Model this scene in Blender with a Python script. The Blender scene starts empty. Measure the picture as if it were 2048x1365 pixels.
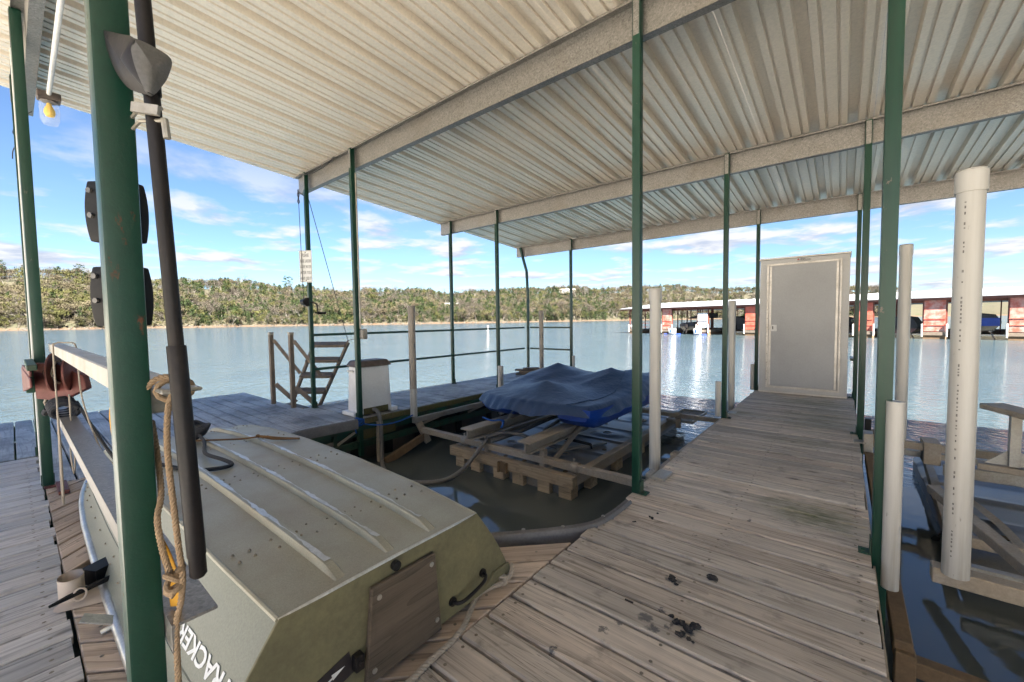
import bpy, bmesh, math, random
import numpy as np
from mathutils import Vector, Matrix
random.seed(11)
S = bpy.context.scene
C = S.collection
PI = math.pi
R = math.radians

# ------------------------------------------------------------------ camera
cam_d = bpy.data.cameras.new('camera')
cam_d.sensor_width = 36.0
cam_d.lens = 14.318
cam_d.clip_start = 0.02
cam_d.clip_end = 6000
cam = bpy.data.objects.new('camera', cam_d)
C.objects.link(cam)
cam.matrix_world = (Matrix.Translation((0, 0, 1.2)) @ Matrix.Rotation(R(39.130), 4, 'Z') @ Matrix.Rotation(R(-2.8493), 4, 'X')
                    @ Matrix.Rotation(PI / 2, 4, 'X') @ Matrix.Rotation(R(-0.775), 4, 'Z'))
S.camera = cam

# ------------------------------------------------------------------ sky, sun, exposure
SUN_DIR = Vector((-2.5, 1.62, -3.5)).normalized()
elev = math.asin(-SUN_DIR.z)
azim = math.atan2(-SUN_DIR.x, -SUN_DIR.y)
world = bpy.data.worlds.new('World')
S.world = world
world.use_nodes = True


class N:
    """small node-tree writer"""
    def __init__(s, tree):
        s.t = tree
        s.n = tree.nodes
        s.l = tree.links

    def new(s, kind, **kw):
        n = s.n.new(kind)
        for k, v in kw.items():
            setattr(n, k, v)
        return n

    def put(s, sock, v):
        if isinstance(v, bpy.types.NodeSocket):
            s.l.new(v, sock)
        elif v is not None:
            if isinstance(v, (tuple, list)) and sock.type == 'RGBA' and len(v) == 3:
                v = (*v, 1)
            sock.default_value = v

    def math(s, op, a, b=None, c=None, clamp=False):
        n = s.new('ShaderNodeMath', operation=op, use_clamp=clamp)
        for i, v in enumerate((a, b, c)):
            if v is not None:
                s.put(n.inputs[i], v)
        return n.outputs[0]

    def vmath(s, op, a, b=None, out=0):
        n = s.new('ShaderNodeVectorMath', operation=op)
        s.put(n.inputs[0], a)
        if b is not None:
            s.put(n.inputs[1], b)
        return n.outputs[out]

    def noise(s, vec, scale, detail=4, rough=.55, dist=0, out='Fac'):
        n = s.new('ShaderNodeTexNoise')
        if vec is not None:
            s.put(n.inputs['Vector'], vec)
        n.inputs['Scale'].default_value = scale
        n.inputs['Detail'].default_value = detail
        n.inputs['Roughness'].default_value = rough
        n.inputs['Distortion'].default_value = dist
        return n.outputs[out]

    def vor(s, vec, scale, feature='F1', out='Distance', rnd=1.0):
        n = s.new('ShaderNodeTexVoronoi', feature=feature)
        s.put(n.inputs['Vector'], vec)
        n.inputs['Scale'].default_value = scale
        n.inputs['Randomness'].default_value = rnd
        return n.outputs[out]

    def ramp(s, fac, stops, interp='LINEAR'):
        n = s.new('ShaderNodeValToRGB')
        n.color_ramp.interpolation = interp
        e = n.color_ramp.elements
        while len(e) < len(stops):
            e.new(.5)
        for el, (p, c) in zip(e, stops):
            el.position = p
            el.color = (c, c, c, 1) if isinstance(c, (int, float)) else (*c, 1)
        s.put(n.inputs[0], fac)
        return n.outputs[0]

    def mix(s, fac, a, b, mode='MIX'):
        n = s.new('ShaderNodeMix', data_type='RGBA', blend_type=mode)
        s.put(n.inputs['Factor'], fac)
        s.put(n.inputs['A'], a)
        s.put(n.inputs['B'], b)
        return n.outputs['Result']

    def mapping(s, vec, scale=(1, 1, 1), loc=(0, 0, 0), rot=(0, 0, 0)):
        n = s.new('ShaderNodeMapping')
        s.put(n.inputs['Vector'], vec)
        n.inputs['Scale'].default_value = scale
        n.inputs['Location'].default_value = loc
        n.inputs['Rotation'].default_value = rot
        return n.outputs[0]

    def bump(s, h, strength=.3, dist=.01, normal=None):
        n = s.new('ShaderNodeBump')
        s.put(n.inputs['Height'], h)
        s.put(n.inputs['Strength'], strength)
        n.inputs['Distance'].default_value = dist
        if normal is not None:
            s.put(n.inputs['Normal'], normal)
        return n.outputs[0]


w = N(world.node_tree)
for n in list(w.n):
    w.n.remove(n)
sky = w.new('ShaderNodeTexSky', sky_type='NISHITA', sun_disc=False)
sky.sun_elevation = elev
sky.sun_rotation = azim
sky.altitude = 200
sky.air_density = 1.0
sky.dust_density = 0.15
sky.ozone_density = 1.6
tc = w.new('ShaderNodeTexCoord')
sp = w.new('ShaderNodeSeparateXYZ')
w.l.new(tc.outputs['Generated'], sp.inputs[0])
zz = w.math('MAXIMUM', w.math('ADD', sp.outputs[2], .085), .04)
cb = w.new('ShaderNodeCombineXYZ')
w.put(cb.inputs[0], w.math('DIVIDE', sp.outputs[0], zz))
w.put(cb.inputs[1], w.math('DIVIDE', sp.outputs[1], zz))
pv = w.mapping(cb.outputs[0], loc=(3.3, 1.2, 0))
n1 = w.noise(pv, 1.5, 9, .56, .15)
n2 = w.noise(pv, .45, 4, .5)
dens = w.math('ADD', w.math('MULTIPLY', n1, .7), w.math('MULTIPLY', n2, .45))
cloud = w.ramp(dens, [(.562, 0), (.65, 1)])
thin = w.ramp(w.noise(w.mapping(cb.outputs[0], scale=(.35, .6, 1), loc=(9, 2, 0)), .5, 8, .6), [(.45, 0), (.8, .22)])
low = w.ramp(sp.outputs[2], [(0, .9), (.20, .95), (.33, .25), (.8, .05)])
cfac = w.math('MULTIPLY', w.math('MAXIMUM', cloud, thin), low)
# cloud bodies: bright tops, slightly violet-grey bottoms
n3 = w.noise(w.mapping(pv, loc=(.10, -.16, 0)), 1.5, 6, .56, .15)
shade = w.ramp(w.math('ADD', w.math('SUBTRACT', n1, n3), .5), [(.42, (1.15, 1.25, 1.5)), (.55, (1.8, 1.8, 1.85))])
skyc = w.mix(1.0, sky.outputs[0], (.27, .322, .385), 'MULTIPLY')
col = w.mix(cfac, skyc, shade)
bg = w.new('ShaderNodeBackground')
w.l.new(col, bg.inputs['Color'])
bg.inputs['Strength'].default_value = 0.05
ow = w.new('ShaderNodeOutputWorld')
w.l.new(bg.outputs[0], ow.inputs['Surface'])

sun_d = bpy.data.lights.new('sun', 'SUN')
sun_d.energy = 5.0
sun_d.angle = R(.53)
sun_d.color = (1.0, .94, .84)
sun = bpy.data.objects.new('sun', sun_d)
C.objects.link(sun)
sun.location = (8, -6, 20)
sun.rotation_euler = SUN_DIR.to_track_quat('-Z', 'Y').to_euler()

S.view_settings.view_transform = 'Standard'
S.view_settings.look = 'None'
S.view_settings.exposure = 3.52
S.view_settings.gamma = 1.0
S.render.engine = 'CYCLES'
S.cycles.max_bounces = 6
S.cycles.diffuse_bounces = 4
S.cycles.glossy_bounces = 4
S.cycles.transparent_max_bounces = 8
S.cycles.sample_clamp_indirect = 6
S.cycles.use_denoising = True
S.cycles.use_adaptive_sampling = True
S.cycles.adaptive_threshold = .02
S.cycles.caustics_reflective = False
S.cycles.caustics_refractive = False

WATER_Z = -0.58


def roof_z(y):
    return 3.485 - .068 * y


# ------------------------------------------------------------------ helpers
class MB:
    """mesh builder: collects shapes in world coordinates, links them as ONE mesh object"""
    def __init__(s):
        s.v = []
        s.f = []
        s.m = []
        s.cur = 0

    def add(s, vs, fs):
        o = len(s.v)
        s.v += [tuple(p) for p in vs]
        for f in fs:
            s.f.append(tuple(i + o for i in f))
            s.m.append(s.cur)
        return s

    def box(s, x0, x1, y0, y1, z0, z1):
        vs = [(x, y, z) for z in (z0, z1) for y in (y0, y1) for x in (x0, x1)]
        return s.add(vs, [(0, 2, 3, 1), (4, 5, 7, 6), (0, 1, 5, 4), (2, 6, 7, 3), (0, 4, 6, 2), (1, 3, 7, 5)])

    def bar(s, p, q, wd, ht, up=(0, 0, 1)):
        p, q = Vector(p), Vector(q)
        d = (q - p).normalized()
        u = Vector(up)
        sd = d.cross(u)
        if sd.length < 1e-5:
            sd = d.cross(Vector((0, 1, 0)))
        sd.normalize()
        u = sd.cross(d).normalized()
        vs = []
        for c in (p, q):
            for a, b in ((-1, -1), (1, -1), (1, 1), (-1, 1)):
                vs.append(c + sd * (a * wd / 2) + u * (b * ht / 2))
        return s.add(vs, [(0, 1, 2, 3)[::-1] if False else (3, 2, 1, 0), (4, 5, 6, 7), (0, 1, 5, 4), (1, 2, 6, 5), (2, 3, 7, 6), (3, 0, 4, 7)])

    def tube(s, pts, r, n=10, caps=True):
        P = [Vector(p) for p in pts]
        k = len(P)
        rr = r if isinstance(r, (list, tuple)) else [r] * k
        T = []
        for i in range(k):
            a = P[max(i - 1, 0)]
            b = P[min(i + 1, k - 1)]
            t = b - a
            T.append(t.normalized() if t.length > 1e-9 else Vector((0, 0, 1)))
        ref = Vector((0, 0, 1)) if abs(T[0].z) < .9 else Vector((1, 0, 0))
        u = T[0].cross(ref).normalized()
        vs = []
        for i in range(k):
            u = (u - T[i] * u.dot(T[i])).normalized()
            v = T[i].cross(u)
            for j in range(n):
                a = 2 * PI * j / n
                vs.append(P[i] + (u * math.cos(a) + v * math.sin(a)) * rr[i])
        fs = [(i * n + j, i * n + (j + 1) % n, (i + 1) * n + (j + 1) % n, (i + 1) * n + j) for i in range(k - 1) for j in range(n)]
        if caps:
            fs += [tuple(range(n))[::-1], tuple(range((k - 1) * n, k * n))]
        return s.add(vs, fs)

    def prism(s, poly, vec):
        n = len(poly)
        vec = Vector(vec)
        a = [Vector(p) for p in poly]
        vs = a + [p + vec for p in a]
        fs = [tuple(range(n))[::-1], tuple(range(n, 2 * n))] + [(i, (i + 1) % n, n + (i + 1) % n, n + i) for i in range(n)]
        return s.add(vs, fs)

    def grid(s, rows):
        h, wd = len(rows), len(rows[0])
        vs = [p for r in rows for p in r]
        return s.add(vs, [(i * wd + j, i * wd + j + 1, (i + 1) * wd + j + 1, (i + 1) * wd + j) for i in range(h - 1) for j in range(wd - 1)])

    def blob(s, c, rad, seed=0, n=2, amp=.25, sq=(1, 1, 1)):
        bm = bmesh.new()
        bmesh.ops.create_icosphere(bm, subdivisions=n, radius=1)
        rnd = random.Random(seed)
        vs = []
        for v in bm.verts:
            k = 1 + rnd.uniform(-amp, amp)
            vs.append((c[0] + v.co.x * rad * k * sq[0], c[1] + v.co.y * rad * k * sq[1], c[2] + v.co.z * rad * k * sq[2]))
        s.add(vs, [tuple(v.index for v in f.verts) for f in bm.faces])
        bm.free()
        return s

    def mesh(s, name, mats, off=Vector((0, 0, 0)), smooth=False, bevel=0, segs=1, angle=40, recalc=True):
        me = bpy.data.meshes.new(name)
        me.from_pydata([Vector(p) - off for p in s.v], [], s.f)
        for m in (mats if isinstance(mats, (list, tuple)) else [mats]):
            me.materials.append(M[m])
        if any(s.m):
            me.polygons.foreach_set('material_index', s.m)
        if bevel or recalc:
            bm = bmesh.new()
            bm.from_mesh(me)
            if recalc:
                bmesh.ops.recalc_face_normals(bm, faces=bm.faces)
            if bevel:
                es = [e for e in bm.edges if len(e.link_faces) == 2 and e.calc_face_angle(0) > R(35)]
                bmesh.ops.bevel(bm, geom=es, offset=bevel, segments=segs, affect='EDGES', profile=.6, clamp_overlap=True)
            bm.to_mesh(me)
            bm.free()
        if smooth or (bevel and segs > 1):
            me.polygons.foreach_set('use_smooth', [True] * len(me.polygons))
            me.set_sharp_from_angle(angle=R(angle))
        me.update()
        return me

    def build(s, name, mats, parent=None, **kw):
        me = s.mesh(name, mats, wloc(parent), **kw)
        o = bpy.data.objects.new(name, me)
        C.objects.link(o)
        o.parent = parent
        return o


def wloc(o):
    v = Vector((0, 0, 0))
    while o is not None:
        v = v + o.location
        o = o.parent
    return v


def thing(name, label, cat, loc=(0, 0, 0), group=None):
    o = bpy.data.objects.new(name, None)
    o.empty_display_size = .1
    C.objects.link(o)
    o.location = loc
    return tag(o, label, cat, group)


def tag(o, label, cat, group=None):
    o['label'] = label
    o['category'] = cat
    if group:
        o['group'] = group
    return o


def struct(o, kind='structure', label=None, cat=None):
    o['kind'] = kind
    if label:
        o['label'] = label
    if cat:
        o['category'] = cat
    return o


def sag(p, q, drop, n=14):
    p, q = Vector(p), Vector(q)
    return [p.lerp(q, i / n) - Vector((0, 0, drop * 4 * (i / n) * (1 - i / n))) for i in range(n + 1)]


def smooth_path(pts, n=8):
    P = [Vector(p) for p in pts]
    out = []
    for i in range(len(P) - 1):
        a, b, c, d = P[max(i - 1, 0)], P[i], P[i + 1], P[min(i + 2, len(P) - 1)]
        for j in range(n):
            t = j / n
            out.append(.5 * ((2 * b) + (c - a) * t + (2 * a - 5 * b + 4 * c - d) * t * t + (3 * b - a - 3 * c + d) * t ** 3))
    out.append(P[-1])
    return out


# ------------------------------------------------------------------ materials
M = {}


def mat(name, base=(.5, .5, .5), rough=.5, metal=0.0, spec=.5, bump=None, coat=0):
    m = bpy.data.materials.new(name)
    m.use_nodes = True
    t = N(m.node_tree)
    b = t.n['Principled BSDF']
    b.inputs['Base Color'].default_value = (*base, 1)
    b.inputs['Roughness'].default_value = rough
    b.inputs['Metallic'].default_value = metal
    b.inputs['Specular IOR Level'].default_value = spec
    if coat:
        b.inputs['Coat Weight'].default_value = coat
    M[name] = m
    return t, b


def pos(t):
    return t.new('ShaderNodeNewGeometry').outputs['Position']


def obj(t):
    return t.new('ShaderNodeTexCoord').outputs['Object']


def rnd(t):
    return t.new('ShaderNodeObjectInfo').outputs['Random']


def worn(name, base, dirt, rough=.5, metal=0., amount=.5, scale=3., fine=60., bump=.15, stops=None, spec=.5):
    """paint or metal with large uneven dirt, fine speckle and slight relief"""
    t, b = mat(name, base, rough, metal, spec)
    p = pos(t)
    big = t.noise(p, scale, 6, .62)
    f = t.ramp(big, stops or [(.40, 0), (.72, amount)])
    sp_ = t.ramp(t.noise(p, fine, 3, .7), [(.35, .86), (.65, 1.08)])
    c = t.mix(f, base, dirt)
    c = t.mix(1.0, c, sp_, 'MULTIPLY')
    t.put(b.inputs['Base Color'], c)
    t.put(b.inputs['Roughness'], t.math('ADD', t.math('MULTIPLY', big, .25), rough - .12))
    t.put(b.inputs['Normal'], t.bump(t.noise(p, fine * .6, 4, .6), bump, .004))
    return t, b


def wood(name, dark, light, stain, rough=.72, moss=None, grain=1.0, spec=.35, spots=None, st0=.46, st1=.70, st2=.5):
    t, b = mat(name, light, rough, 0, spec)
    o = obj(t)
    r = rnd(t)
    off = t.new('ShaderNodeCombineXYZ')
    t.put(off.inputs[0], t.math('MULTIPLY', r, 61.0))
    t.put(off.inputs[1], t.math('MULTIPLY', r, 17.0))
    t.put(off.inputs[2], t.math('MULTIPLY', r, 5.0))
    v = t.vmath('ADD', o, off.outputs[0])
    # long grain
    wob = t.new('ShaderNodeVectorMath', operation='SCALE')
    t.put(wob.inputs[0], t.noise(t.mapping(v, (1.4, 5, 5)), 1.0, 2, .5, out='Color'))
    wob.inputs['Scale'].default_value = .035
    v2 = t.vmath('ADD', v, wob.outputs[0])
    g1 = t.noise(t.mapping(v2, (1.3, 42, 42)), 1.0, 6, .62)
    g2 = t.noise(t.mapping(v2, (5, 190, 190)), 1.0, 3, .6)
    rings = t.noise(t.mapping(v2, (.55, 9, 9)), 1.0, 2, .5)
    rings = t.math('FRACT', t.math('MULTIPLY', rings, 9.0))
    gr = t.math('ADD', t.math('MULTIPLY', g1, .55), t.math('ADD', t.math('MULTIPLY', g2, .27), t.math('MULTIPLY', rings, .18)))
    c = t.ramp(gr, [(.27, dark), (.47, tuple(x * .88 for x in light)), (.72, tuple(x * 1.18 for x in light))])
    # knots
    kd = t.vor(t.mapping(v, (1, 2.3, 1)), 2.1)
    kn = t.ramp(kd, [(.03, 1), (.075, .5), (.13, 0)])
    c = t.mix(t.math('MULTIPLY', kn, .75), c, tuple(x * .45 for x in dark))
    # weather stains in world space, not tied to the boards
    p = pos(t)
    st = t.ramp(t.noise(p, 1.7, 6, .65, .4), [(st0, 0), (st1, st2)])
    c = t.mix(st, c, stain)
    dk = t.ramp(t.noise(p, 6.5, 5, .6), [(.60, 0), (.75, .55)])
    c = t.mix(dk, c, tuple(x * .4 for x in dark))
    # fine drying cracks along the grain
    ck = t.noise(t.mapping(v2, (1.7, 75, 75)), 1.0, 3, .5)
    ckm = t.math('MULTIPLY', t.ramp(ck, [(.485, 0), (.5, 1), (.515, 0)]), t.ramp(t.noise(v, 3.1, 3, .5), [(.5, 0), (.62, .8)]))
    c = t.mix(ckm, c, tuple(x * .3 for x in dark))
    # per board tone
    tone = t.math('ADD', t.math('MULTIPLY', r, .38), .90)
    c = t.mix(1.0, c, tone, 'MULTIPLY')
    hue = t.math('FRACT', t.math('MULTIPLY', r, 7.31))
    c = t.mix(t.math('MULTIPLY', hue, .35), c, t.mix(1.0, c, (1.16, .97, .82), 'MULTIPLY'))
    if moss:
        acc = None
        wp = t.vmath('ADD', p, t.vmath('MULTIPLY', t.vmath('SUBTRACT', t.noise(p, 5, 4, .6, out='Color'), (.5, .5, .5)), (.5, .5, .5)))
        for (mx, my, sx, sy, k) in moss:
            q = t.vmath('MULTIPLY', t.vmath('SUBTRACT', wp, (mx, my, 0)), (1 / sx, 1 / sy, 0))
            d = t.vmath('LENGTH', q, out='Value')
            f = t.math('MULTIPLY', t.math('SUBTRACT', 1.0, d, clamp=True), k)
            acc = f if acc is None else t.math('MAXIMUM', acc, f)
        acc = t.math('MULTIPLY', acc, t.ramp(t.noise(t.mapping(p, (10, 40, 1)), 1.0, 4, .6), [(.3, .35), (.6, 1)]))
        c = t.mix(acc, c, (.085, .105, .02))
    if spots:
        wp = t.vmath('ADD', p, t.vmath('MULTIPLY', t.vmath('SUBTRACT', t.noise(p, 22, 4, .7, out='Color'), (.5, .5, .5)), (.12, .12, 0)))
        acc = None
        for (mx, my, s_) in spots:
            d = t.vmath('LENGTH', t.vmath('MULTIPLY', t.vmath('SUBTRACT', wp, (mx, my, 0)), (1.45 / s_, 1.45 / s_, 0)), out='Value')
            f = t.ramp(t.math('SUBTRACT', 1.0, d, clamp=True), [(.1, 0), (.6, .75)])
            acc = f if acc is None else t.math('MAXIMUM', acc, f)
        c = t.mix(acc, c, (.035, .042, .055))
    t.put(b.inputs['Base Color'], c)
    t.put(b.inputs['Roughness'], t.math('ADD', t.math('MULTIPLY', g1, .3), rough - .15))
    hgt = t.math('ADD', t.math('MULTIPLY', g1, .6), t.math('MULTIPLY', g2, .4))
    t.put(b.inputs['Normal'], t.bump(hgt, .55 * grain, .004))
    return t, b


SPOTS = [(-.60, 1.86, .035), (-.59, 1.55, .05), (-.55, 1.52, .04), (-.56, 1.64, .03), (-.70, 1.39, .03), (-.66, 1.47, .035), (-.50, 1.56, .03), (-.43, 1.58, .035),
         (-.80, 1.20, .025), (-.56, 1.87, .03), (-.44, 1.98, .03), (-.62, 2.35, .02), (-.40, 2.72, .03)]
wood('deck_wood', (.125, .105, .085), (.55, .49, .42), (.31, .28, .245), .7,
     moss=[(-.12, 3.02, .34, .28, .95), (-.18, 5.9, .5, .9, .55), (-.25, 7.0, .7, .5, .6), (-.95, 5.75, .25, .2, .5), (-.3, 4.7, .4, .25, .4)], spots=SPOTS)
wood('deck_wood_warm', (.14, .10, .07), (.48, .38, .29), (.30, .235, .18), .72)
wood('deck_wood_grey', (.10, .10, .10), (.50, .49, .475), (.27, .27, .275), .55, spec=.45)
wood('deck_wood_blue', (.085, .09, .095), (.36, .365, .37), (.075, .08, .085), .5, spec=.5, grain=1.4, st0=.43, st1=.60, st2=.75)
wood('old_board', (.035, .022, .014), (.12, .085, .055), (.05, .04, .02), .8, moss=[(-4.7, 4.5, .6, 4.0, .8)])
wood('plywood_pad', (.032, .026, .020), (.095, .078, .060), (.05, .042, .034), .8)
wood('silt_wood', (.17, .125, .08), (.38, .31, .215), (.25, .19, .125), .8)

t, b = mat('green_paint', (.005, .05, .029), .38)
p = pos(t)
run = t.noise(t.mapping(p, (22, 22, .8)), 1.0, 5, .6)
c = t.mix(t.ramp(run, [(.35, 0), (.75, 1)]), (.003, .030, .018), (.007, .048, .029))
chipf = t.ramp(t.noise(t.mapping(p, (1, 1, .5)), 30, 6, .7), [(.66, 0), (.69, 1)])
c = t.mix(chipf, c, t.mix(t.noise(p, 50, 2, .6), (.10, .05, .025), (.16, .155, .14)))
t.put(b.inputs['Base Color'], c)
t.put(b.inputs['Roughness'], t.math('ADD', t.math('MULTIPLY', run, .3), .25))
t.put(b.inputs['Normal'], t.bump(t.noise(p, 90, 3, .6), .12, .002))
t, b = mat('green_rusty', (.006, .060, .034), .38)
p = pos(t)
rf = t.ramp(t.noise(t.mapping(p, (1, 1, .45)), 13, 8, .72), [(.612, 0), (.655, 1)])
c = t.mix(rf, t.mix(t.noise(p, 60, 3, .6), (.0025, .027, .016), (.005, .043, .025)), t.mix(t.noise(p, 40, 3, .6), (.06, .018, .009), (.13, .042, .018)))
t.put(b.inputs['Base Color'], c)
t.put(b.inputs['Roughness'], t.math('ADD', t.math('MULTIPLY', rf, .4), .38))
t.put(b.inputs['Normal'], t.bump(t.noise(p, 120, 3, .6), .15, .002))
worn('truss_green', (.010, .062, .034), (.05, .035, .02), .6, 0, .9, 7, 60, .3)

t, b = mat('galvanised', (.5, .5, .5), .42, .65)
p = pos(t)
cell = t.vor(p, 95, out='Color')
fine = t.vor(p, 230, out='Color')
cv = t.math('ADD', t.math('MULTIPLY', t.vmath('DOT_PRODUCT', cell, (.33, .33, .33), out='Value'), .6), t.math('MULTIPLY', t.vmath('DOT_PRODUCT', fine, (.33, .33, .33), out='Value'), .4))
c = t.ramp(cv, [(.2, (.15, .145, .14)), (.8, (.36, .345, .325))])
c = t.mix(t.ramp(t.noise(p, 2.2, 5, .6), [(.5, 0), (.75, .45)]), c, (.18, .15, .12))
t.put(b.inputs['Base Color'], c)
t.put(b.inputs['Roughness'], t.math('ADD', t.math('MULTIPLY', cv, .25), .33))

t, b = mat('roof_steel', (.74, .70, .64), .42, .28)
p = pos(t)
c = t.mix(t.ramp(t.noise(t.mapping(p, (1.3, .25, 1)), 3.0, 6, .6), [(.35, 0), (.8, .55)]), (.95, .87, .76), (.80, .71, .59))
c = t.mix(t.ramp(t.vor(p, 26, out='Distance'), [(.015, .5), (.035, 0)]), c, (.35, .30, .25))
c = t.mix(t.ramp(t.noise(p, 45, 3, .7), [(.3, .3), (.6, 0)]), c, (.55, .51, .46))
t.put(b.inputs['Base Color'], c)
t.put(b.inputs['Roughness'], t.math('ADD', t.math('MULTIPLY', t.noise(p, 12, 3, .6), .2), .24))
t.put(b.inputs['Normal'], t.bump(t.noise(t.mapping(p, (6, 1, 1)), 1.5, 3, .5), .08, .01))

def pvc_mat(name, base, grime):
    t, b = mat(name, base, .36)
    p = pos(t)
    z = t.new('ShaderNodeSeparateXYZ')
    t.put(z.inputs[0], p)
    drip = t.noise(t.mapping(p, (26, 26, 1.1)), 1.0, 5, .6)
    low_ = t.ramp(z.outputs[2], [(0.0, .55), (.22, .22), (.6, .10)])
    f = t.math('MULTIPLY', t.ramp(drip, [(.40, 0), (.75, 1)]), t.math('ADD', low_, .18))
    c = t.mix(f, base, grime)
    sc_ = t.ramp(t.noise(t.mapping(p, (60, 60, 14)), 1.0, 4, .7), [(.68, 0), (.74, .5)])
    c = t.mix(sc_, c, tuple(x * .55 for x in grime))
    t.put(b.inputs['Base Color'], c)
    t.put(b.inputs['Roughness'], t.math('ADD', t.math('MULTIPLY', drip, .3), .25))


pvc_mat('pvc_white', (.50, .485, .455), (.20, .165, .11))
worn('pvc_grey', (.30, .26, .22), (.20, .175, .15), .45, 0, .7, 3, 70, .06)
worn('skiff_paint', (.35, .345, .28), (.26, .225, .16), .46, .12, .75, 2.6, 220, .07)
worn('skiff_side', (.175, .19, .155), (.23, .235, .20), .48, .15, .6, 2.0, 160, .06)
worn('skiff_transom', (.175, .16, .085), (.10, .093, .055), .62, 0, .85, 4.5, 50, .15, stops=[(.36, 0), (.70, .8)])
worn('bare_aluminium', (.62, .62, .60), (.36, .35, .31), .36, .75, .6, 12, 90, .25)
worn('rivet_metal', (.24, .21, .16), (.16, .11, .07), .5, .5, .6, 20, 90, .1)
worn('dull_aluminium', (.38, .37, .34), (.26, .21, .15), .48, .45, .8, 2.6, 70, .1)
worn('silt_metal', (.34, .275, .20), (.44, .40, .35), .66, .15, .75, 2.4, 60, .22)
worn('silt_heavy', (.21, .135, .07), (.13, .09, .055), .8, 0, .8, 4, 50, .35)
worn('tank_plastic', (.125, .135, .15), (.26, .22, .165), .34, 0, .75, 1.9, 80, .08, stops=[(.46, 0), (.68, .85)])
worn('float_black', (.020, .021, .022), (.10, .075, .05), .5, 0, .7, 2.5, 60, .2)
worn('hull_blue', (.008, .050, .30), (.006, .035, .20), .33, 0, .6, 2, 90, .05)
worn('black_plastic', (.008, .008, .009), (.018, .018, .018), .5, 0, .6, 5, 90, .06, spec=.2)
worn('black_steel', (.012, .011, .012), (.022, .017, .015), .45, .1, .8, 7, 90, .15, spec=.25)
worn('scoop_steel', (.16, .155, .15), (.10, .095, .09), .45, .55, .7, 6, 140, .12)
worn('rust_red', (.15, .042, .036), (.09, .030, .018), .6, .1, .9, 7, 60, .3)
worn('rubber_grey', (.11, .105, .105), (.17, .165, .17), .5, 0, .8, 5, 60, .15)
worn('hose_grey', (.12, .115, .11), (.22, .20, .17), .5, 0, .8, 3, 60, .1)
worn('cabinet_white', (.50, .50, .50), (.42, .40, .37), .42, .1, .6, 1.6, 140, .05)
worn('cabinet_door', (.38, .385, .395), (.32, .32, .325), .45, .1, .6, 2.1, 160, .05)
worn('trim_aluminium', (.60, .57, .53), (.42, .38, .33), .4, .5, .7, 6, 60, .1)
worn('dock_box_white', (.74, .74, .74), (.58, .56, .54), .4, 0, .6, 3, 90, .05)
worn('lid_brown', (.075, .055, .05), (.16, .13, .11), .5, 0, .9, 9, 80, .25)
worn('ladder_wood', (.19, .15, .115), (.12, .095, .075), .6, .2, .8, 5, 60, .2)
worn('red_panel', (.42, .085, .055), (.50, .34, .30), .5, 0, .9, 2.2, 6, .05, stops=[(.40, 0), (.66, .8)])
worn('red_panel_bright', (.46, .070, .040), (.45, .22, .17), .5, 0, .5, 2.0, 6, .05)
worn('red_steel', (.13, .03, .018), (.08, .03, .02), .55, 0, .8, 2, 20, .1)
worn('marina_roof', (.25, .26, .28), (.21, .22, .23), .5, .1, .6, 1.0, 8, .03)
worn('brown_float', (.15, .09, .045), (.07, .045, .03), .8, 0, .8, 2, 10, .3)
worn('rock', (.07, .06, .048), (.04, .034, .028), .85, 0, .9, .6, 3, .5)
worn('dark_cover', (.016, .017, .021), (.04, .04, .045), .7, 0, .8, 2, 20, .1)
worn('blue_cover', (.018, .06, .33), (.012, .03, .14), .6, 0, .7, 1.0, 20, .1)
worn('tan_hull', (.24, .19, .12), (.15, .12, .085), .45, 0, .8, 1.5, 20, .1)
worn('maroon', (.09, .012, .02), (.04, .01, .012), .35, 0, .8, 1.5, 20, .1)
worn('wall_dark', (.055, .055, .06), (.03, .03, .03), .6, 0, .8, 1, 5, .1)
worn('wall_tan', (.20, .18, .15), (.15, .13, .11), .7, 0, .8, 1, 5, .1)
worn('roof_grey', (.22, .23, .25), (.16, .16, .18), .7, 0, .8, 1, 5, .1)
mat('white_paint', (.78, .78, .76), .5)
mat('sign_white', (.76, .76, .75), .42)
mat('ink_black', (.010, .010, .011), .6)
mat('ink_red', (.45, .03, .02), .5)
mat('decal_white', (.72, .74, .74), .45)
mat('decal_dark', (.022, .018, .02), .5)
mat('yellow_strap', (.60, .29, .012), .6)
mat('yellow_bulb', (.85, .52, .01), .25)
mat('orange', (.75, .22, .03), .5)
mat('glass_dark', (.02, .025, .03), .08)
mat('vinyl_cream', (.62, .52, .43), .45)
mat('dropping', (.018, .017, .019), .85)
t, b = mat('jar_glass', (.95, .97, .97), .03)
b.inputs['Alpha'].default_value = .14


def rope_mat(name, a, bcol, scale=1.0):
    t, b = mat(name, a, .85)
    p = pos(t)
    c = t.mix(t.noise(p, 260 * scale, 3, .7), a, bcol)
    t.put(b.inputs['Base Color'], c)
    t.put(b.inputs['Normal'], t.bump(t.noise(p, 420 * scale, 2, .7), .5, .002))


rope_mat('rope_tan', (.36, .255, .155), (.17, .11, .06))
rope_mat('rope_pale', (.46, .40, .33), (.25, .21, .16))
rope_mat('rope_black', (.012, .013, .016), (.03, .032, .04))
rope_mat('rope_blue', (.02, .11, .42), (.015, .06, .22))
rope_mat('cord_brown', (.20, .105, .04), (.10, .05, .02))

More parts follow.
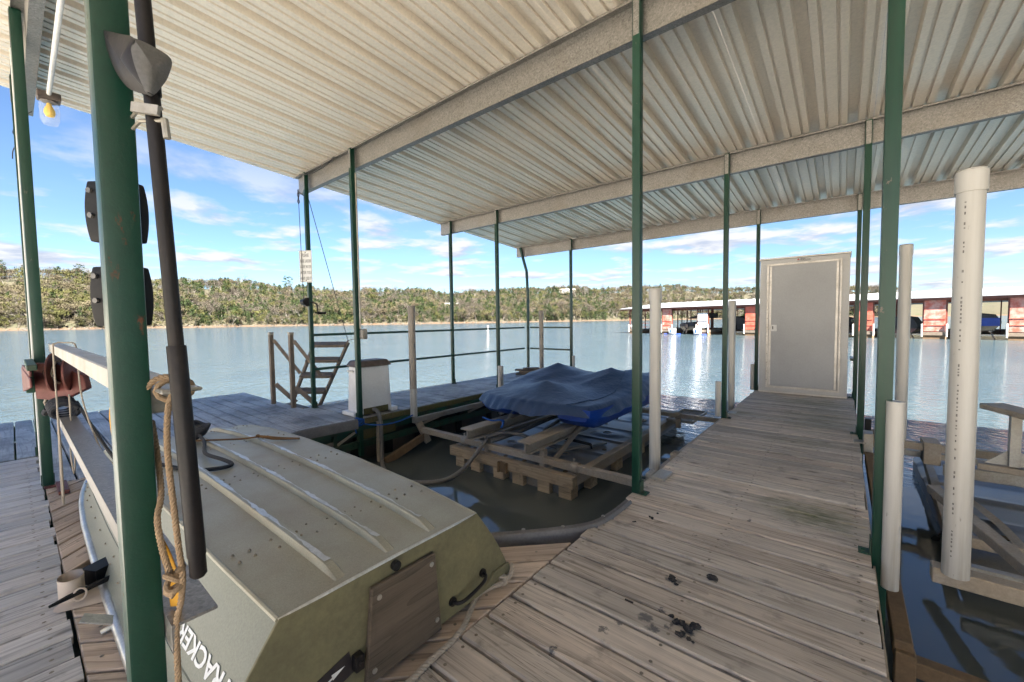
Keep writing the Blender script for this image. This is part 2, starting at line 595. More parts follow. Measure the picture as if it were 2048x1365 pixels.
t, b = mat('tarp_blue', (.012, .035, .115), .42, 0, .5)
p = pos(t)
c = t.mix(t.noise(p, 3, 4, .6), (.011, .032, .088), (.020, .055, .140))
t.put(b.inputs['Base Color'], c)
b.inputs['Sheen Weight'].default_value = .03
t.put(b.inputs['Roughness'], t.math('ADD', t.math('MULTIPLY', t.noise(p, 9, 3, .6), .25), .32))
wr = t.math('ADD', t.noise(t.mapping(p, (3, 3, 1.2)), 3.2, 5, .55, 1.2), t.math('MULTIPLY', t.noise(p, 24, 3, .6), .18))
t.put(b.inputs['Normal'], t.bump(wr, .22, .05))

t, b = mat('expanded_mesh', (.35, .31, .25), .5, .5)

# water: silty, still and painted paler to lift the dock's shade, small wind ripples outside
t, b = mat('lake_water', (.06, .07, .07), .035, 0, .5)
b.inputs['IOR'].default_value = 1.5
p = pos(t)
sepw = t.new('ShaderNodeSeparateXYZ')
t.put(sepw.inputs[0], p)
dx = t.math('MAXIMUM', t.math('SUBTRACT', t.math('ABSOLUTE', t.math('SUBTRACT', sepw.outputs[0], -.5)), 5.2), 0.0)
dy = t.math('MAXIMUM', t.math('SUBTRACT', sepw.outputs[1], 5.6), 0.0)
open_ = t.ramp(t.math('MULTIPLY', t.math('ADD', dx, dy), .25), [(0.0, .016), (.55, .5), (1, 1.0)])
wv = t.mapping(p, (1.0, 1.0, 1.0), rot=(0, 0, R(25)))
w1 = t.noise(t.mapping(wv, (.9, 2.0, 1)), 2.6, 4, .6, .3)
w2 = t.noise(t.mapping(wv, (.8, 1.8, 1)), 9.0, 3, .55, .2)
w3 = t.noise(p, .6, 3, .5)
hh = t.math('ADD', t.math('MULTIPLY', w1, .75), t.math('ADD', t.math('MULTIPLY', w2, .22), t.math('MULTIPLY', w3, .5)))
t.put(b.inputs['Normal'], t.bump(hh, open_, .13))
t.put(b.inputs['Roughness'], t.math('ADD', t.math('MULTIPLY', open_, .055), .02))
silt = t.noise(p, .25, 4, .55)
c = t.mix(t.ramp(silt, [(.35, 0), (.7, 1)]), (.030, .047, .058), (.040, .058, .067))
c = t.mix(t.ramp(open_, [(.02, 1), (.5, 0)]), c, (.105, .115, .105))  # paler base colour around the dock brightens the shaded slip water
t.put(b.inputs['Base Color'], c)

# land
t, b = mat('hill_ground', (.2, .16, .1), .95)
p = pos(t)
c = t.ramp(t.noise(p, .05, 6, .65), [(.3, (.020, .020, .008)), (.5, (.030, .026, .012)), (.7, (.018, .023, .006))])
c = t.mix(t.ramp(t.noise(p, .9, 4, .7), [(.45, 0), (.7, .5)]), c, (.060, .050, .038))
t.put(b.inputs['Base Color'], c)
t, b = mat('shore_clay', (.42, .27, .14), .95)
p = pos(t)
c = t.ramp(t.noise(p, .35, 6, .7), [(.35, (.060, .027, .009)), (.55, (.055, .034, .018)), (.75, (.058, .048, .038))])
t.put(b.inputs['Base Color'], c)


t, b = mat('bounce_gravel', (.36, .33, .28), .95)  # pale gravel of the added, unseen bank that bounces sunlight
p = pos(t)
t.put(b.inputs['Base Color'], t.ramp(t.noise(p, 1.3, 6, .7), [(.3, (.38, .34, .285)), (.7, (.52, .47, .40))]))


def foliage(name, a, bcol, trunk=False):
    t, b = mat(name, a, .8, 0, .2)
    g = t.new('ShaderNodeNewGeometry')
    isl = g.outputs['Random Per Island']
    p = g.outputs['Position']
    f = t.math('ADD', t.math('MULTIPLY', isl, .55), t.math('MULTIPLY', t.noise(p, .16, 3, .6), .6))
    c = t.ramp(f, [(.25, a), (.85, bcol)])
    big = t.ramp(t.noise(p, .045, 3, .5), [(.3, .75), (.7, 1.2)])
    c = t.mix(1.0, c, big, 'MULTIPLY')
    t.put(b.inputs['Base Color'], c)


foliage('leaf_cedar', (0.0101, 0.0193, 0.0064), (0.0276, 0.0414, 0.011))
foliage('leaf_spring', (0.0352, 0.0396, 0.0106), (0.0704, 0.0669, 0.0229))
foliage('leaf_bud', (0.044, 0.0361, 0.0211), (0.081, 0.0678, 0.0422))
foliage('twig_grey', (0.0396, 0.0333, 0.027), (0.0765, 0.0648, 0.0522))
foliage('leaf_pine', (0.01, 0.02, 0.008), (0.028, 0.043, 0.016))
mat('bark', (.06, .05, .042), .9)
mat('bark_pale', (.12, .108, .094), .9)
mat('redbud_flower', (.14, .055, .12), .8)

# ================================================================== SETTING: water, far shore
mb = MB()
mb.add([(-2500, -400, WATER_Z), (2500, -400, WATER_Z), (2500, 2500, WATER_Z), (-2500, 2500, WATER_Z)], [(0, 1, 2, 3)])
struct(mb.build('lake_water', 'lake_water'))

# far shore: distance of the waterline and height of the land by bearing from the dock (bearing in degrees right of the main view)
BEAR = [-62, -51.5, -37.5, -26.4, -14, -1.7, 6, 15.5, 22, 30, 38, 46, 53, 62]
DIST = [330, 376, 358, 348, 362, 400, 470, 590, 680, 760, 820, 860, 880, 880]
CRST = [40, 40, 36, 32, 30, 34, 40, 48, 50, 50, 46, 40, 36, 36]


def shore_d(b):
    return float(np.interp(b, BEAR, DIST)) + 9 * math.sin(b * .55) + 4 * math.sin(b * 1.7 + 1)


def crest(b):
    return float(np.interp(b, BEAR, CRST)) + 2.0 * math.sin(b * .35 + .6) + 1.2 * math.sin(b * .9)


def land(b, v):
    """point on the land at bearing b, v metres behind the waterline"""
    d = shore_d(b) + v
    a = R(39.13 - b)          # to world: main view looks to -39.13 deg from +Y
    if v < 7:
        z = WATER_Z - .3 + v * .22
    else:
        z = WATER_Z + 1.24 + (crest(b) - 1.2) * min(1, ((v - 7) / 120)) ** .8
    if v > 130:
        z -= (v - 130) * .05
    return Vector((-math.sin(a) * d, math.cos(a) * d, z))


rows = []
bs = np.linspace(-64, 64, 170)
mb = MB()
mb.grid([[land(b, v) for b in bs] for v in (-3, 0, 2.5, 5, 7, 9, 13, 20, 35, 60, 90, 115, 127, 150, 220, 400)])
hill = mb.build('hills', ['hill_ground', 'shore_clay'], smooth=True)
struct(hill)
for pl in hill.data.polygons:
    if pl.center.z < WATER_Z + 1.3:
        pl.material_index = 1


# pale gravel bank, added unseen behind the camera to bounce sun under the roof
mb = MB()
rows = []
for j in range(9):
    y_ = -5.2 - 6.5 * j
    rows.append([(x_, y_ + 1.2 * math.sin(x_ * .11), WATER_Z - .25 + .17 * (-5.2 - y_) + .3 * math.sin(x_ * .07 + j)) for x_ in np.linspace(-90, 90, 40)])
mb.grid(rows)
struct(mb.build('added_bounce_bank', 'bounce_gravel', smooth=True))


# trees: a few meshes of each kind, made of leaf and twig sized faces
def rand_tri(rg, c, s):
    d = [Vector((rg.gauss(0, 1), rg.gauss(0, 1), rg.gauss(0, 1))).normalized() * s for _ in range(2)]
    return [c, c + d[0], c + d[1]]


def tree_mesh(kind, seed):
    rg = random.Random(seed)
    mb = MB()
    lean = Vector((rg.uniform(-.05, .05), rg.uniform(-.05, .05), 0))
    if kind == 'cedar':
        h, r0 = 1.0, .30
        mb.tube([(0, 0, -.05), (0, 0, .85)], [.022, .008], 4)
        mb.cur = 1
        for i in range(300):
            z = rg.random() ** .8
            prof = r0 * (1 - z) ** .6 * (.55 + .45 * min(1, z / .15)) * (1 + .3 * math.sin(z * 17 + seed) * math.sin(seed + i * .01))
            a = rg.uniform(0, 2 * PI)
            r = prof * rg.uniform(.35, 1.08)
            c = Vector((math.cos(a) * r, math.sin(a) * r, .05 + z * .95)) + lean * z
            mb.add(rand_tri(rg, c, rg.uniform(.045, .085)), [(0, 1, 2)])
        return mb.mesh('cedar_tree', ['bark', 'leaf_cedar'], recalc=False)
    if kind == 'pine':
        mb.tube([(0, 0, -.05), (.01, 0, .5), (0, .01, .9)], [.02, .016, .006], 5)
        mb.cur = 1
        for k in range(16):
            z = .45 + .53 * k / 15
            a0 = k * 2.4
            L = .25 * (1.1 - z) ** .5 * rg.uniform(.8, 1.4) + .05
            for i in range(18):
                u = rg.uniform(.35, 1)
                c = Vector((math.cos(a0) * L * u, math.sin(a0) * L * u, z + .03 * u)) + Vector((rg.gauss(0, .025), rg.gauss(0, .025), rg.gauss(0, .018)))
                mb.add(rand_tri(rg, c, rg.uniform(.035, .06)), [(0, 1, 2)])
        return mb.mesh('pine_tree', ['bark', 'leaf_pine'], recalc=False)
    # broadleaf: forked limbs, twigs, sparse spring leaves
    twigm = {'bare': 'twig_grey', 'bud': 'leaf_bud', 'green': 'leaf_spring', 'redbud': 'redbud_flower'}[kind]
    tips = []

    def limb(p, d, L, r, lev):
        q = p + d * L
        if lev == 0:
            tips.append((q, d))
            return
        mb.tube([p, p.lerp(q, .5) + Vector((rg.gauss(0, .02), rg.gauss(0, .02), 0)) * L, q], [r, r * .8, r * .55], 3, False)
        for k in range(3 if lev > 1 else 4):
            dd = (d + Vector((rg.gauss(0, .55), rg.gauss(0, .55), rg.gauss(.12, .3)))).normalized()
            limb(p.lerp(q, rg.uniform(.55, 1)), dd, L * rg.uniform(.55, .8), r * .55, lev - 1)

    limb(Vector((0, 0, -.03)), Vector((lean.x * 3, lean.y * 3, 1)).normalized(), .34, .021, 3)
    mb.cur = 1
    nt = {'bare': 6, 'bud': 8, 'green': 9, 'redbud': 8}[kind]
    for q, d in tips:
        for k in range(nt):
            c = q + Vector((rg.gauss(0, .05), rg.gauss(0, .05), rg.gauss(0, .05)))
            if kind == 'bare':
                e = (d + Vector((rg.gauss(0, .6), rg.gauss(0, .6), rg.gauss(.2, .5)))).normalized() * rg.uniform(.06, .13)
                sd = Vector((rg.gauss(0, 1), rg.gauss(0, 1), 0)).normalized() * .007
                mb.add([c - sd, c + sd, c + e], [(0, 1, 2)])
            else:
                mb.add(rand_tri(rg, c, rg.uniform(.03, .062)), [(0, 1, 2)])
    return mb.mesh(kind + '_tree', ['bark_pale' if kind == 'bare' else 'bark', twigm], recalc=False)


TREES = {k: [tree_mesh(k, 100 + i * 7 + len(k)) for i in range(n)] for k, n in (('cedar', 4), ('bare', 4), ('bud', 3), ('green', 3), ('pine', 2), ('redbud', 1))}
HTS = {'cedar': (5.5, 9.5), 'bare': (9, 14), 'bud': (8, 12.5), 'green': (7, 12), 'pine': (12, 17), 'redbud': (4, 5.5)}
DESC = {'cedar': ('cedar_tree', 'dense dark green cedar'), 'bare': ('bare_tree', 'leafless grey tree'), 'bud': ('budding_tree', 'tan budding tree'),
        'green': ('leafing_tree', 'pale green leafing tree'), 'pine': ('pine_tree', 'tall dark pine'), 'redbud': ('redbud_tree', 'small pinkish flowering tree')}
ZONES = [(-60, 'at the left edge beyond the reel'), (-45.5, 'just left of the thick post'), (-40.5, 'right of the thick post'), (-33.5, 'left of the sign'),
         (-26.5, 'between sign and dock box post'), (-20.5, 'beyond the dock box'), (-14.5, 'left of the far house'), (-8.8, 'below the far house'), (-4.5, 'right of the far house'),
         (0, 'left of the bent end post'), (4, 'beyond the bent end post'), (9, 'right of the boat cover'), (14, 'behind the red marina')]


def zone(b):
    z = ZONES[0][1]
    for a, n in ZONES:
        if b >= a:
            z = n
    return z


rg = random.Random(5)


def pick(b, v):
    u = rg.random()
    g = .5 + .5 * math.sin(b * .8 + v * .06) * math.sin(b * .33 + 2)     # stands of evergreens come in groups
    if b < -39:
        tbl = (('cedar', .16), ('green', .42), ('bud', .26), ('bare', .155), ('redbud', .005))
    elif b < 14:
        tbl = (('cedar', .32 + .30 * g), ('green', .18), ('bud', .12), ('bare', .38 - .30 * g))
    else:
        tbl = (('cedar', .24), ('green', .18), ('bud', .26), ('bare', .32))
    for k, q in tbl:
        u -= q
        if u < 0:
            return k
    return 'bare'


def put_tree(kind, b, v, h, label, group, i):
    nm = DESC[kind][0]
    o = bpy.data.objects.new(nm, TREES[kind][i % len(TREES[kind])])
    C.objects.link(o)
    o.location = land(b, v) - Vector((0, 0, .25))
    o.rotation_euler = (0, 0, rg.uniform(0, 6.28))
    o.scale = (h * rg.uniform(.9, 1.3), h * rg.uniform(.9, 1.3), h)
    tag(o, label, 'tree', group)
    return o


spots = []
for i in range(7600):
    b = -60 + 104 * rg.random()
    v = 6 + 138 * rg.random() ** 1.25
    spots.append((b, v))
# the 280 or so that show largest: the open row nearest the water within view, then the skyline
spots.sort(key=lambda q: q[1] + (shore_d(q[0]) - 340) * .12)
own = [q for q in spots if -53 < q[0] < 20][:285]
ownset = set(own)
for i, (b, v) in enumerate(own):
    k = pick(b, v)
    lo, hi = HTS[k]
    h = rg.uniform(lo, hi) * (.8 if v < 18 else 1)
    put_tree(k, b, v, h, '%s on the far waterline %s' % (DESC[k][1], zone(b)), 'trees on the far shore: ' + DESC[k][1] + ' ' + zone(b), i)
# singled-out trees of the skyline
put_tree('pine', -28.6, 122, 19, 'lone tall pine with rounded crown rising above the wooded skyline, left of the sign', None or 'skyline pines', 0)
put_tree('pine', -51.2, 118, 15, 'dark evergreen on the skyline at the left edge of the photo', 'skyline pines', 1)
put_tree('pine', -46.4, 120, 15, 'dark evergreen rising above pale trees left of the thick green post', 'skyline pines', 0)
for b, h in ((-37.3, 17), (-33.6, 18), (-36, 15), (-19.5, 15), (-12, 14.5), (6.2, 15)):
    put_tree('bare', b, 122, h, 'tall leafless tree standing above the skyline, ' + zone(b), 'skyline leafless trees ' + zone(b), int(h))


# the wood behind them reads as one mass
def merged(name, items, matsl):
    V, F, MI = [], [], []
    base = 0
    cache = {}
    for me, loc, rz, sx, sy, sz, mo in items:
        if me.name not in cache:
            co = np.empty(len(me.vertices) * 3)
            me.vertices.foreach_get('co', co)
            fl = [tuple(p.vertices) for p in me.polygons]
            mi = [p.material_index for p in me.polygons]
            tri = []
            tm = []
            for f, m_ in zip(fl, mi):
                for k in range(1, len(f) - 1):
                    tri.append((f[0], f[k], f[k + 1]))
                    tm.append(m_)
            cache[me.name] = (co.reshape(-1, 3), np.array(tri), np.array(tm))
        co, tri, tm = cache[me.name]
        c, s_ = math.cos(rz), math.sin(rz)
        q = co * (sx, sy, sz)
        q = np.stack([q[:, 0] * c - q[:, 1] * s_ + loc.x, q[:, 0] * s_ + q[:, 1] * c + loc.y, q[:, 2] + loc.z], 1)
        V.append(q)
        F.append(tri + base)
        MI.append(np.where(tm == 0, mo[0], mo[1]))
        base += len(co)
    V = np.concatenate(V)
    F = np.concatenate(F)
    MI = np.concatenate(MI)
    me = bpy.data.meshes.new(name)
    me.vertices.add(len(V))
    me.vertices.foreach_set('co', V.ravel())
    me.loops.add(len(F) * 3)
    me.loops.foreach_set('vertex_index', F.ravel().astype(np.int32))
    me.polygons.add(len(F))
    me.polygons.foreach_set('loop_start', np.arange(0, len(F) * 3, 3, dtype=np.int32))
    for m_ in matsl:
        me.materials.append(M[m_])
    me.polygons.foreach_set('material_index', MI.astype(np.int32))
    me.update()
    o = bpy.data.objects.new(name, me)
    C.objects.link(o)
    return o


FM = ['bark', 'bark_pale', 'leaf_cedar', 'twig_grey', 'leaf_bud', 'leaf_spring', 'leaf_pine', 'redbud_flower']
LM = {'cedar': (0, 2), 'bare': (1, 3), 'bud': (0, 4), 'green': (0, 5), 'pine': (0, 6), 'redbud': (0, 7)}
items = []
rest = [q for q in spots if q not in ownset]
for i, (b, v) in enumerate(rest):
    if i % 10 < 5 and v > 60 and v < 112:       # hidden in the middle of the wood: thinner
        continue
    if (abs(b + 8.6) < .9 and 48 < v < 64) or (5.6 < b < 8.6 and 98 < v < 116):   # the clearings of the two houses
        continue
    k = pick(b, v)
    lo, hi = HTS[k]
    h = rg.uniform(lo, hi) * (1.4 if b > 5 else 1.15)
    me = TREES[k][i % len(TREES[k])]
    items.append((me, land(b, v) - Vector((0, 0, .3)), rg.uniform(0, 6.28), h * rg.uniform(.9, 1.35), h * rg.uniform(.9, 1.35), h, LM[k]))
wood_o = merged('forest', items, FM)
struct(wood_o, 'stuff', 'mixed spring woodland of bare trees and cedars covering the far hillside', 'forest')

# undergrowth and rocks along the bank
V, F = [], []
rgu = random.Random(8)
mb = MB()
for i in range(3400):
    b = rgu.uniform(-60, 30)
    p_ = land(b, rgu.uniform(6.5, 34))
    s_ = rgu.uniform(.7, 2.0)
    for k in range(5):
        mb.add(rand_tri(rgu, p_ + Vector((rgu.gauss(0, s_), rgu.gauss(0, s_), rgu.uniform(0, s_))), s_ * .8), [(0, 1, 2)])
struct(mb.build('undergrowth', 'leaf_bud', recalc=False), 'stuff', 'brown and green undergrowth along the far bank', 'undergrowth')
mb = MB()
for i in range(1500):
    b = rgu.uniform(-60, 30)
    p_ = land(b, rgu.uniform(2.5, 8))
    mb.blob(p_, rgu.uniform(.2, .7), i, 1, .35, (1.3, 1.3, .6))
struct(mb.build('shore_rocks', 'rock', recalc=False), 'stuff', 'pale rocks scattered along the clay waterline of the far shore', 'rocks')


# two far houses on the hill
def local_frame(b, v):
    p_ = land(b, v)
    a = R(39.13 - b)
    right = Vector((math.cos(a), math.sin(a), 0))
    fwd = Vector((-math.sin(a), math.cos(a), 0))
    return p_, right, fwd


def far_house(name, label, b, v, wdt, dep, hgt, roof_h, wallm, roofm, wins, lift=0, extra=None):
    p_, rt, fw = local_frame(b, v)
    p_ = p_ + Vector((0, 0, lift))
    th = thing(name, label, 'house', p_)

    def P(x, y, z):
        return p_ + rt * x + fw * y + Vector((0, 0, z))

    def bx(mb, x0, x1, y0, y1, z0, z1):
        mb.prism([P(x0, y0, z0), P(x1, y0, z0), P(x1, y1, z0), P(x0, y1, z0)], (0, 0, z1 - z0))
    m = MB()
    bx(m, -wdt / 2, wdt / 2, 0, dep, -2, hgt)
    m.build('wall', wallm, th)
    m = MB()
    m.prism([P(-wdt / 2 - .6, -.6, hgt + .03), P(-wdt / 2 - .6, dep / 2, hgt + roof_h), P(-wdt / 2 - .6, dep + .6, hgt + .03)], rt * (wdt + 1.2))
    rf = m.build('roof', roofm, th)
    m = MB()
    bx(m, wdt * .2, wdt * .2 + 1, dep * .5, dep * .5 + 1, hgt + roof_h * .6, hgt + roof_h + .9)
    m.build('chimney', wallm, rf)
    for (x0, x1, z0, z1) in wins:
        m = MB()
        bx(m, x0, x1, -.08, -.02, z0, z1)
        fr = m.build('window', 'white_paint', th)
        m = MB()
        bx(m, x0 + .12, x1 - .12, -.12, -.085, z0 + .12, z1 - .12)
        m.build('pane', 'glass_dark', fr)
    m = MB()
    bx(m, -wdt / 2, wdt / 2, -3, -.1, -.3, -.1)
    for x in np.linspace(-wdt / 2 + .1, wdt / 2 - .1, 5):
        bx(m, x - .08, x + .08, -2.9, -2.7, -4, .8)
    m.build('deck', 'ladder_wood', th)
    return th, P, bx


th, P_, bx_ = far_house('lakeside_house', 'low dark house with grey roof half hidden in the woods beyond the finger railing', -8.4, 60, 17, 8, 3.2, 1.6, 'wall_dark', 'roof_grey',
                        [(-6, -4, .9, 2.4), (-2.5, -.5, .9, 2.4), (1.5, 4.5, .4, 2.5)], 1.5)
m = MB()
bx_(m, -14, -9.5, -1, 3, -.5, 1.6)
m.build('orange_awning', 'orange', th)
far_house('hilltop_house', 'long tan house with windows on the hilltop above the boat cover', 7.2, 112, 34, 10, 4.2, 2.6, 'wall_tan', 'wall_tan',
          [(-14, -11, 1, 3), (-8, -5, 1, 3), (-1, 3, .6, 3.2), (6, 9, 1, 3), (12, 15, 1, 3)], 3)

# white marker buoy
BUOY = Vector((-59.9, 65.4, WATER_Z))
mb = MB()
mb.tube([BUOY + Vector((0, 0, z)) for z in (-.3, .75, .85, .86)], [.16, .16, .11, .03], 12)
bu = mb.build('marker_buoy', 'white_paint', smooth=True)
tag(bu, 'small white marker buoy floating far out beyond the railing', 'buoy')
mb = MB()
mb.tube([BUOY + Vector((0, 0, z)) for z in (.42, .52)], [.165, .165], 12, False)
mb.build('band', 'orange', bu, smooth=True)

# ================================================================== DOCK DECKS
def plank_mesh(name, L, wd, th, m):
    c = .0075
    pr = [(-wd / 2, -th), (wd / 2, -th), (wd / 2, -c), (wd / 2 - c, 0), (-wd / 2 + c, 0), (-wd / 2, -c)]
    mb = MB()
    mb.prism([(-L / 2, y, z) for y, z in pr], (L, 0, 0))
    return mb.mesh(name, m)


rp = random.Random(21)


def plank(me, parent, x, y, rz=0, z=0):
    o = bpy.data.objects.new('plank', me)
    C.objects.link(o)
    o.parent = parent
    l = wloc(parent)
    o.location = Vector((x, y, z + rp.uniform(-.0025, .0015))) - l
    o.rotation_euler = (rp.uniform(-.004, .004), rp.uniform(-.0008, .0008), rz + rp.uniform(-.0012, .0012) + (PI if rp.random() < .5 else 0))
    return o


PT = .152
PW = .1405
screws = {}


def screw(key, x, y):
    screws.setdefault(key, []).append((x + rp.uniform(-.008, .008), y + rp.uniform(-.008, .008)))


def screw_part(key, parent):
    mb = MB()
    for x, y in screws.get(key, []):
        r_ = .0072
        mb.add([(x + r_ * math.cos(k * PI / 3), y + r_ * math.sin(k * PI / 3), .0022) for k in range(6)], [(0, 1, 2, 3, 4, 5)])
    o = mb.build('screw_heads', 'rivet_metal', parent)
    o['kind'] = 'stuff'
    return o


# right finger pier (boards across, along X)
mb = MB()
for x in (-1.06, -.5, .08):
    mb.box(x - .03, x + .03, .14, 8.18, -.22, -.041)
fp = struct(mb.build('finger_pier', 'truss_green'))
me = plank_mesh('plank', 1.24, PW, .038, 'deck_wood')
mes = [me, plank_mesh('plank', 1.255, PW, .038, 'deck_wood'), plank_mesh('plank', 1.247, PW - .003, .038, 'deck_wood')]
y = .19
while y < 8.2:
    plank(rp.choice(mes), fp, -.485 + rp.uniform(-.006, .006), y)
    for x in (-1.06, -.5, .08):
        screw('f', x, y - .04)
        screw('f', x, y + .04)
    y += PT
screw_part('f', fp)

# main walkway (boards along Y)
mb = MB()
for y in (-1.6, -.75, .04):
    mb.box(-5.78, 2.0, y - .03, y + .03, -.22, -.041)
mw = struct(mb.build('main_walkway', 'truss_green'))
me = plank_mesh('plank', 1.86, PW, .038, 'deck_wood_grey')
x = -5.72
while x < 1.9:
    plank(me, mw, x, -.832 + rp.uniform(-.012, .012), PI / 2)
    for y in (-.75, .035):
        screw('m', x - .04, y)
        screw('m', x + .04, y)
    x += PT
screw_part('m', mw)

# swim porch and left finger pier (boards along X)
mb = MB()
for x in (-8.0, -6.9, -5.86, -5.25, -4.72):
    mb.box(x - .03, x + .03, .16, 2.5, -.22, -.041)
for x in (-8.0, -6.9, -5.95):
    mb.box(x - .03, x + .03, -1.6, .12, -.22, -.041)
po = struct(mb.build('swim_porch', 'truss_green'))
me1 = plank_mesh('plank', 3.5, PW, .038, 'deck_wood_blue')
me2 = plank_mesh('plank', 2.34, PW, .038, 'deck_wood_blue')
y = 2.48
while y > .12:
    plank(me1, po, -6.42 + rp.uniform(-.02, .02), y)
    for x in (-8.0, -6.9, -5.86, -4.72):
        screw('p', x, y - .04)
        screw('p', x, y + .04)
    y -= PT
while y > -1.75:
    plank(me2, po, -6.99 + rp.uniform(-.02, .02), y)
    y -= PT
screw_part('p', po)
mb = MB()
for x in (-5.86, -5.28, -4.72):
    mb.box(x - .03, x + .03, 2.56, 7.78, -.22, -.041)
lf = struct(mb.build('left_finger_pier', 'truss_green'))
me = plank_mesh('plank', 1.23, PW, .038, 'deck_wood_blue')
y = 2.48 + PT
while y < 7.8:
    plank(me, lf, -5.285 + rp.uniform(-.01, .01), y)
    y += PT


# corner gussets, boards at 45 degrees
def gusset(name, cx, cy, sx, m, n=8):
    mb = MB()
    mb.box(min(cx, cx + sx * .06), max(cx, cx + sx * .06), cy, cy + 1.7, -.2, -.042)
    root = struct(mb.build(name, 'truss_green'))
    step = PT * math.sqrt(2)
    wleg = PW * math.sqrt(2)
    for k in range(n):
        s0 = .05 + k * step
        s1 = s0 + wleg
        e = .004
        pts = [(s0, e), (s1, e), (e, s1), (e, s0)]
        wp = [Vector((cx + sx * a, cy + b_, 0)) for a, b_ in pts]
        ang = math.atan2(wp[3].y - wp[0].y, wp[3].x - wp[0].x)
        ctr = sum(wp, Vector()) / 4
        rot = Matrix.Rotation(-ang, 3, 'Z')
        mb = MB()
        mb.prism([rot @ (q - ctr) for q in wp], (0, 0, -.038))
        me = mb.mesh('plank', m, bevel=.004)
        o = bpy.data.objects.new('plank', me)
        C.objects.link(o)
        o.parent = root
        o.location = ctr + Vector((0, 0, rp.uniform(-.002, .001)))
        o.rotation_euler = (0, 0, ang)
        for q in (wp[0].lerp(wp[3], .05).lerp(wp[1].lerp(wp[2], .05), .5), wp[0].lerp(wp[3], .94).lerp(wp[1].lerp(wp[2], .94), .5)):
            screw(name, q.x, q.y)
    screw_part(name, root)
    return root


gusset('corner_gusset', -1.112, .105, -1, 'deck_wood_warm')
gusset('left_corner_gusset', -4.66, .105, 1, 'deck_wood_warm')

# under-dock frames: stringer skirts and floats
def float_tub(label, x0, x1, y0, y1, zt=-.24):
    th = thing('float_tub', label, 'float', ((x0 + x1) / 2, (y0 + y1) / 2, -.62), 'black floats under the dock')
    mb = MB()
    mb.box(x0, x1, y0, y1, -.68, zt)
    mb.build('body', 'float_black', th, bevel=.03, segs=2)
    n = max(2, int((y1 - y0) / .5))
    for k in range(n):
        y = y0 + (k + .5) * (y1 - y0) / n
        mb = MB()
        mb.box(x1 + .001, x1 + .025, y - .06, y + .06, -.66, zt - .12)
        mb.box(x1 + .001, x1 + .018, y - .02, y + .02, zt - .115, zt - .03)
        mb.build('moulded_rib', 'black_plastic', th, bevel=.006)
    return th


float_tub('black plastic float tub under left finger, beside the grey hose', -5.7, -4.82, 2.45, 3.95)
float_tub('black plastic float tub under left finger, behind the lift arm', -5.7, -4.82, 4.15, 5.6)
float_tub('black plastic float tub under the far end of left finger', -5.7, -4.82, 5.8, 7.5)
float_tub('black plastic float under the right finger near the camera', -.95, -.02, .5, 2.0)
float_tub('black plastic float under the middle of the right finger', -.95, -.02, 2.9, 4.4)
float_tub('black plastic float under the far end of the right finger', -.95, -.02, 5.6, 7.6)
float_tub('black plastic float under the main walkway', -3.4, -1.5, -1.5, -.1)

# left finger edge: fascia boards and steel truss
th = thing('edge_truss', 'green steel truss with rusty holes along the left finger edge', 'truss', (-4.63, 4.7, -.1))
mb = MB()
mb.box(-4.655, -4.60, 1.9, 7.78, -.13, -.075)
mb.box(-4.655, -4.648, 1.9, 7.78, -.19, -.131)
mb.build('top_chord', 'truss_green', th)
mb = MB()
mb.box(-4.655, -4.648, 1.75, 7.78, -.36, -.26)
mb.box(-4.645, -4.60, 1.75, 7.78, -.268, -.261)
mb.build('bottom_chord', 'truss_green', th)
for i, y in enumerate((2.35, 2.66, 3.6, 4.5, 5.4, 6.4, 7.6)):
    mb = MB()
    mb.box(-4.645, -4.612, y - .02, y + .02, -.26, -.132)
    mb.build('web_upright', 'truss_green', th)
for i, (y0, y1) in enumerate(((2.38, 2.62), (3.62, 4.4), (4.55, 5.3), (5.5, 6.3))):
    mb = MB()
    mb.bar((-4.63, y0, -.25), (-4.63, y1, -.14), .012, .03)
    mb.build('web_diagonal', 'silt_metal', th)
mb = MB()
for y in np.arange(1.95, 4.3, .16):
    mb.tube([(-4.6475, y, -.315), (-4.645, y, -.315)], .008, 8)
mb.build('bolt_holes', 'ink_black', th)
mb = MB()
mb.box(-4.66, -4.62, 2.32, 7.8, -.07, -.003)
tag(mb.build('fascia_board', 'old_board', bevel=.004), 'dark mossy edge board along the slip side of the left finger', 'board')
mb = MB()
mb.box(-4.665, -4.64, 2.7, 3.2, -.26, -.135)
tag(mb.build('edge_plate', 'old_board', bevel=.003), 'short stained board below the dock box by the hose', 'board')

# curved rubber bumpers in the two slip corners
def strip(pts, wd, ht):
    P = smooth_path(pts, 6)
    mb = MB()
    rows = []
    for i, q in enumerate(P):
        t_ = (P[min(i + 1, len(P) - 1)] - P[max(i - 1, 0)]).normalized()
        nrm = Vector((-t_.y, t_.x, 0))
        prof = [(0, -ht), (0, .012), (.2, .020), (.45, .012), (.55, .012), (.8, .02), (1, .010), (1.05, -ht)]
        rows.append([q + nrm * (a * wd) + Vector((0, 0, b)) for a, b in prof])
    mb.grid(rows)
    return mb


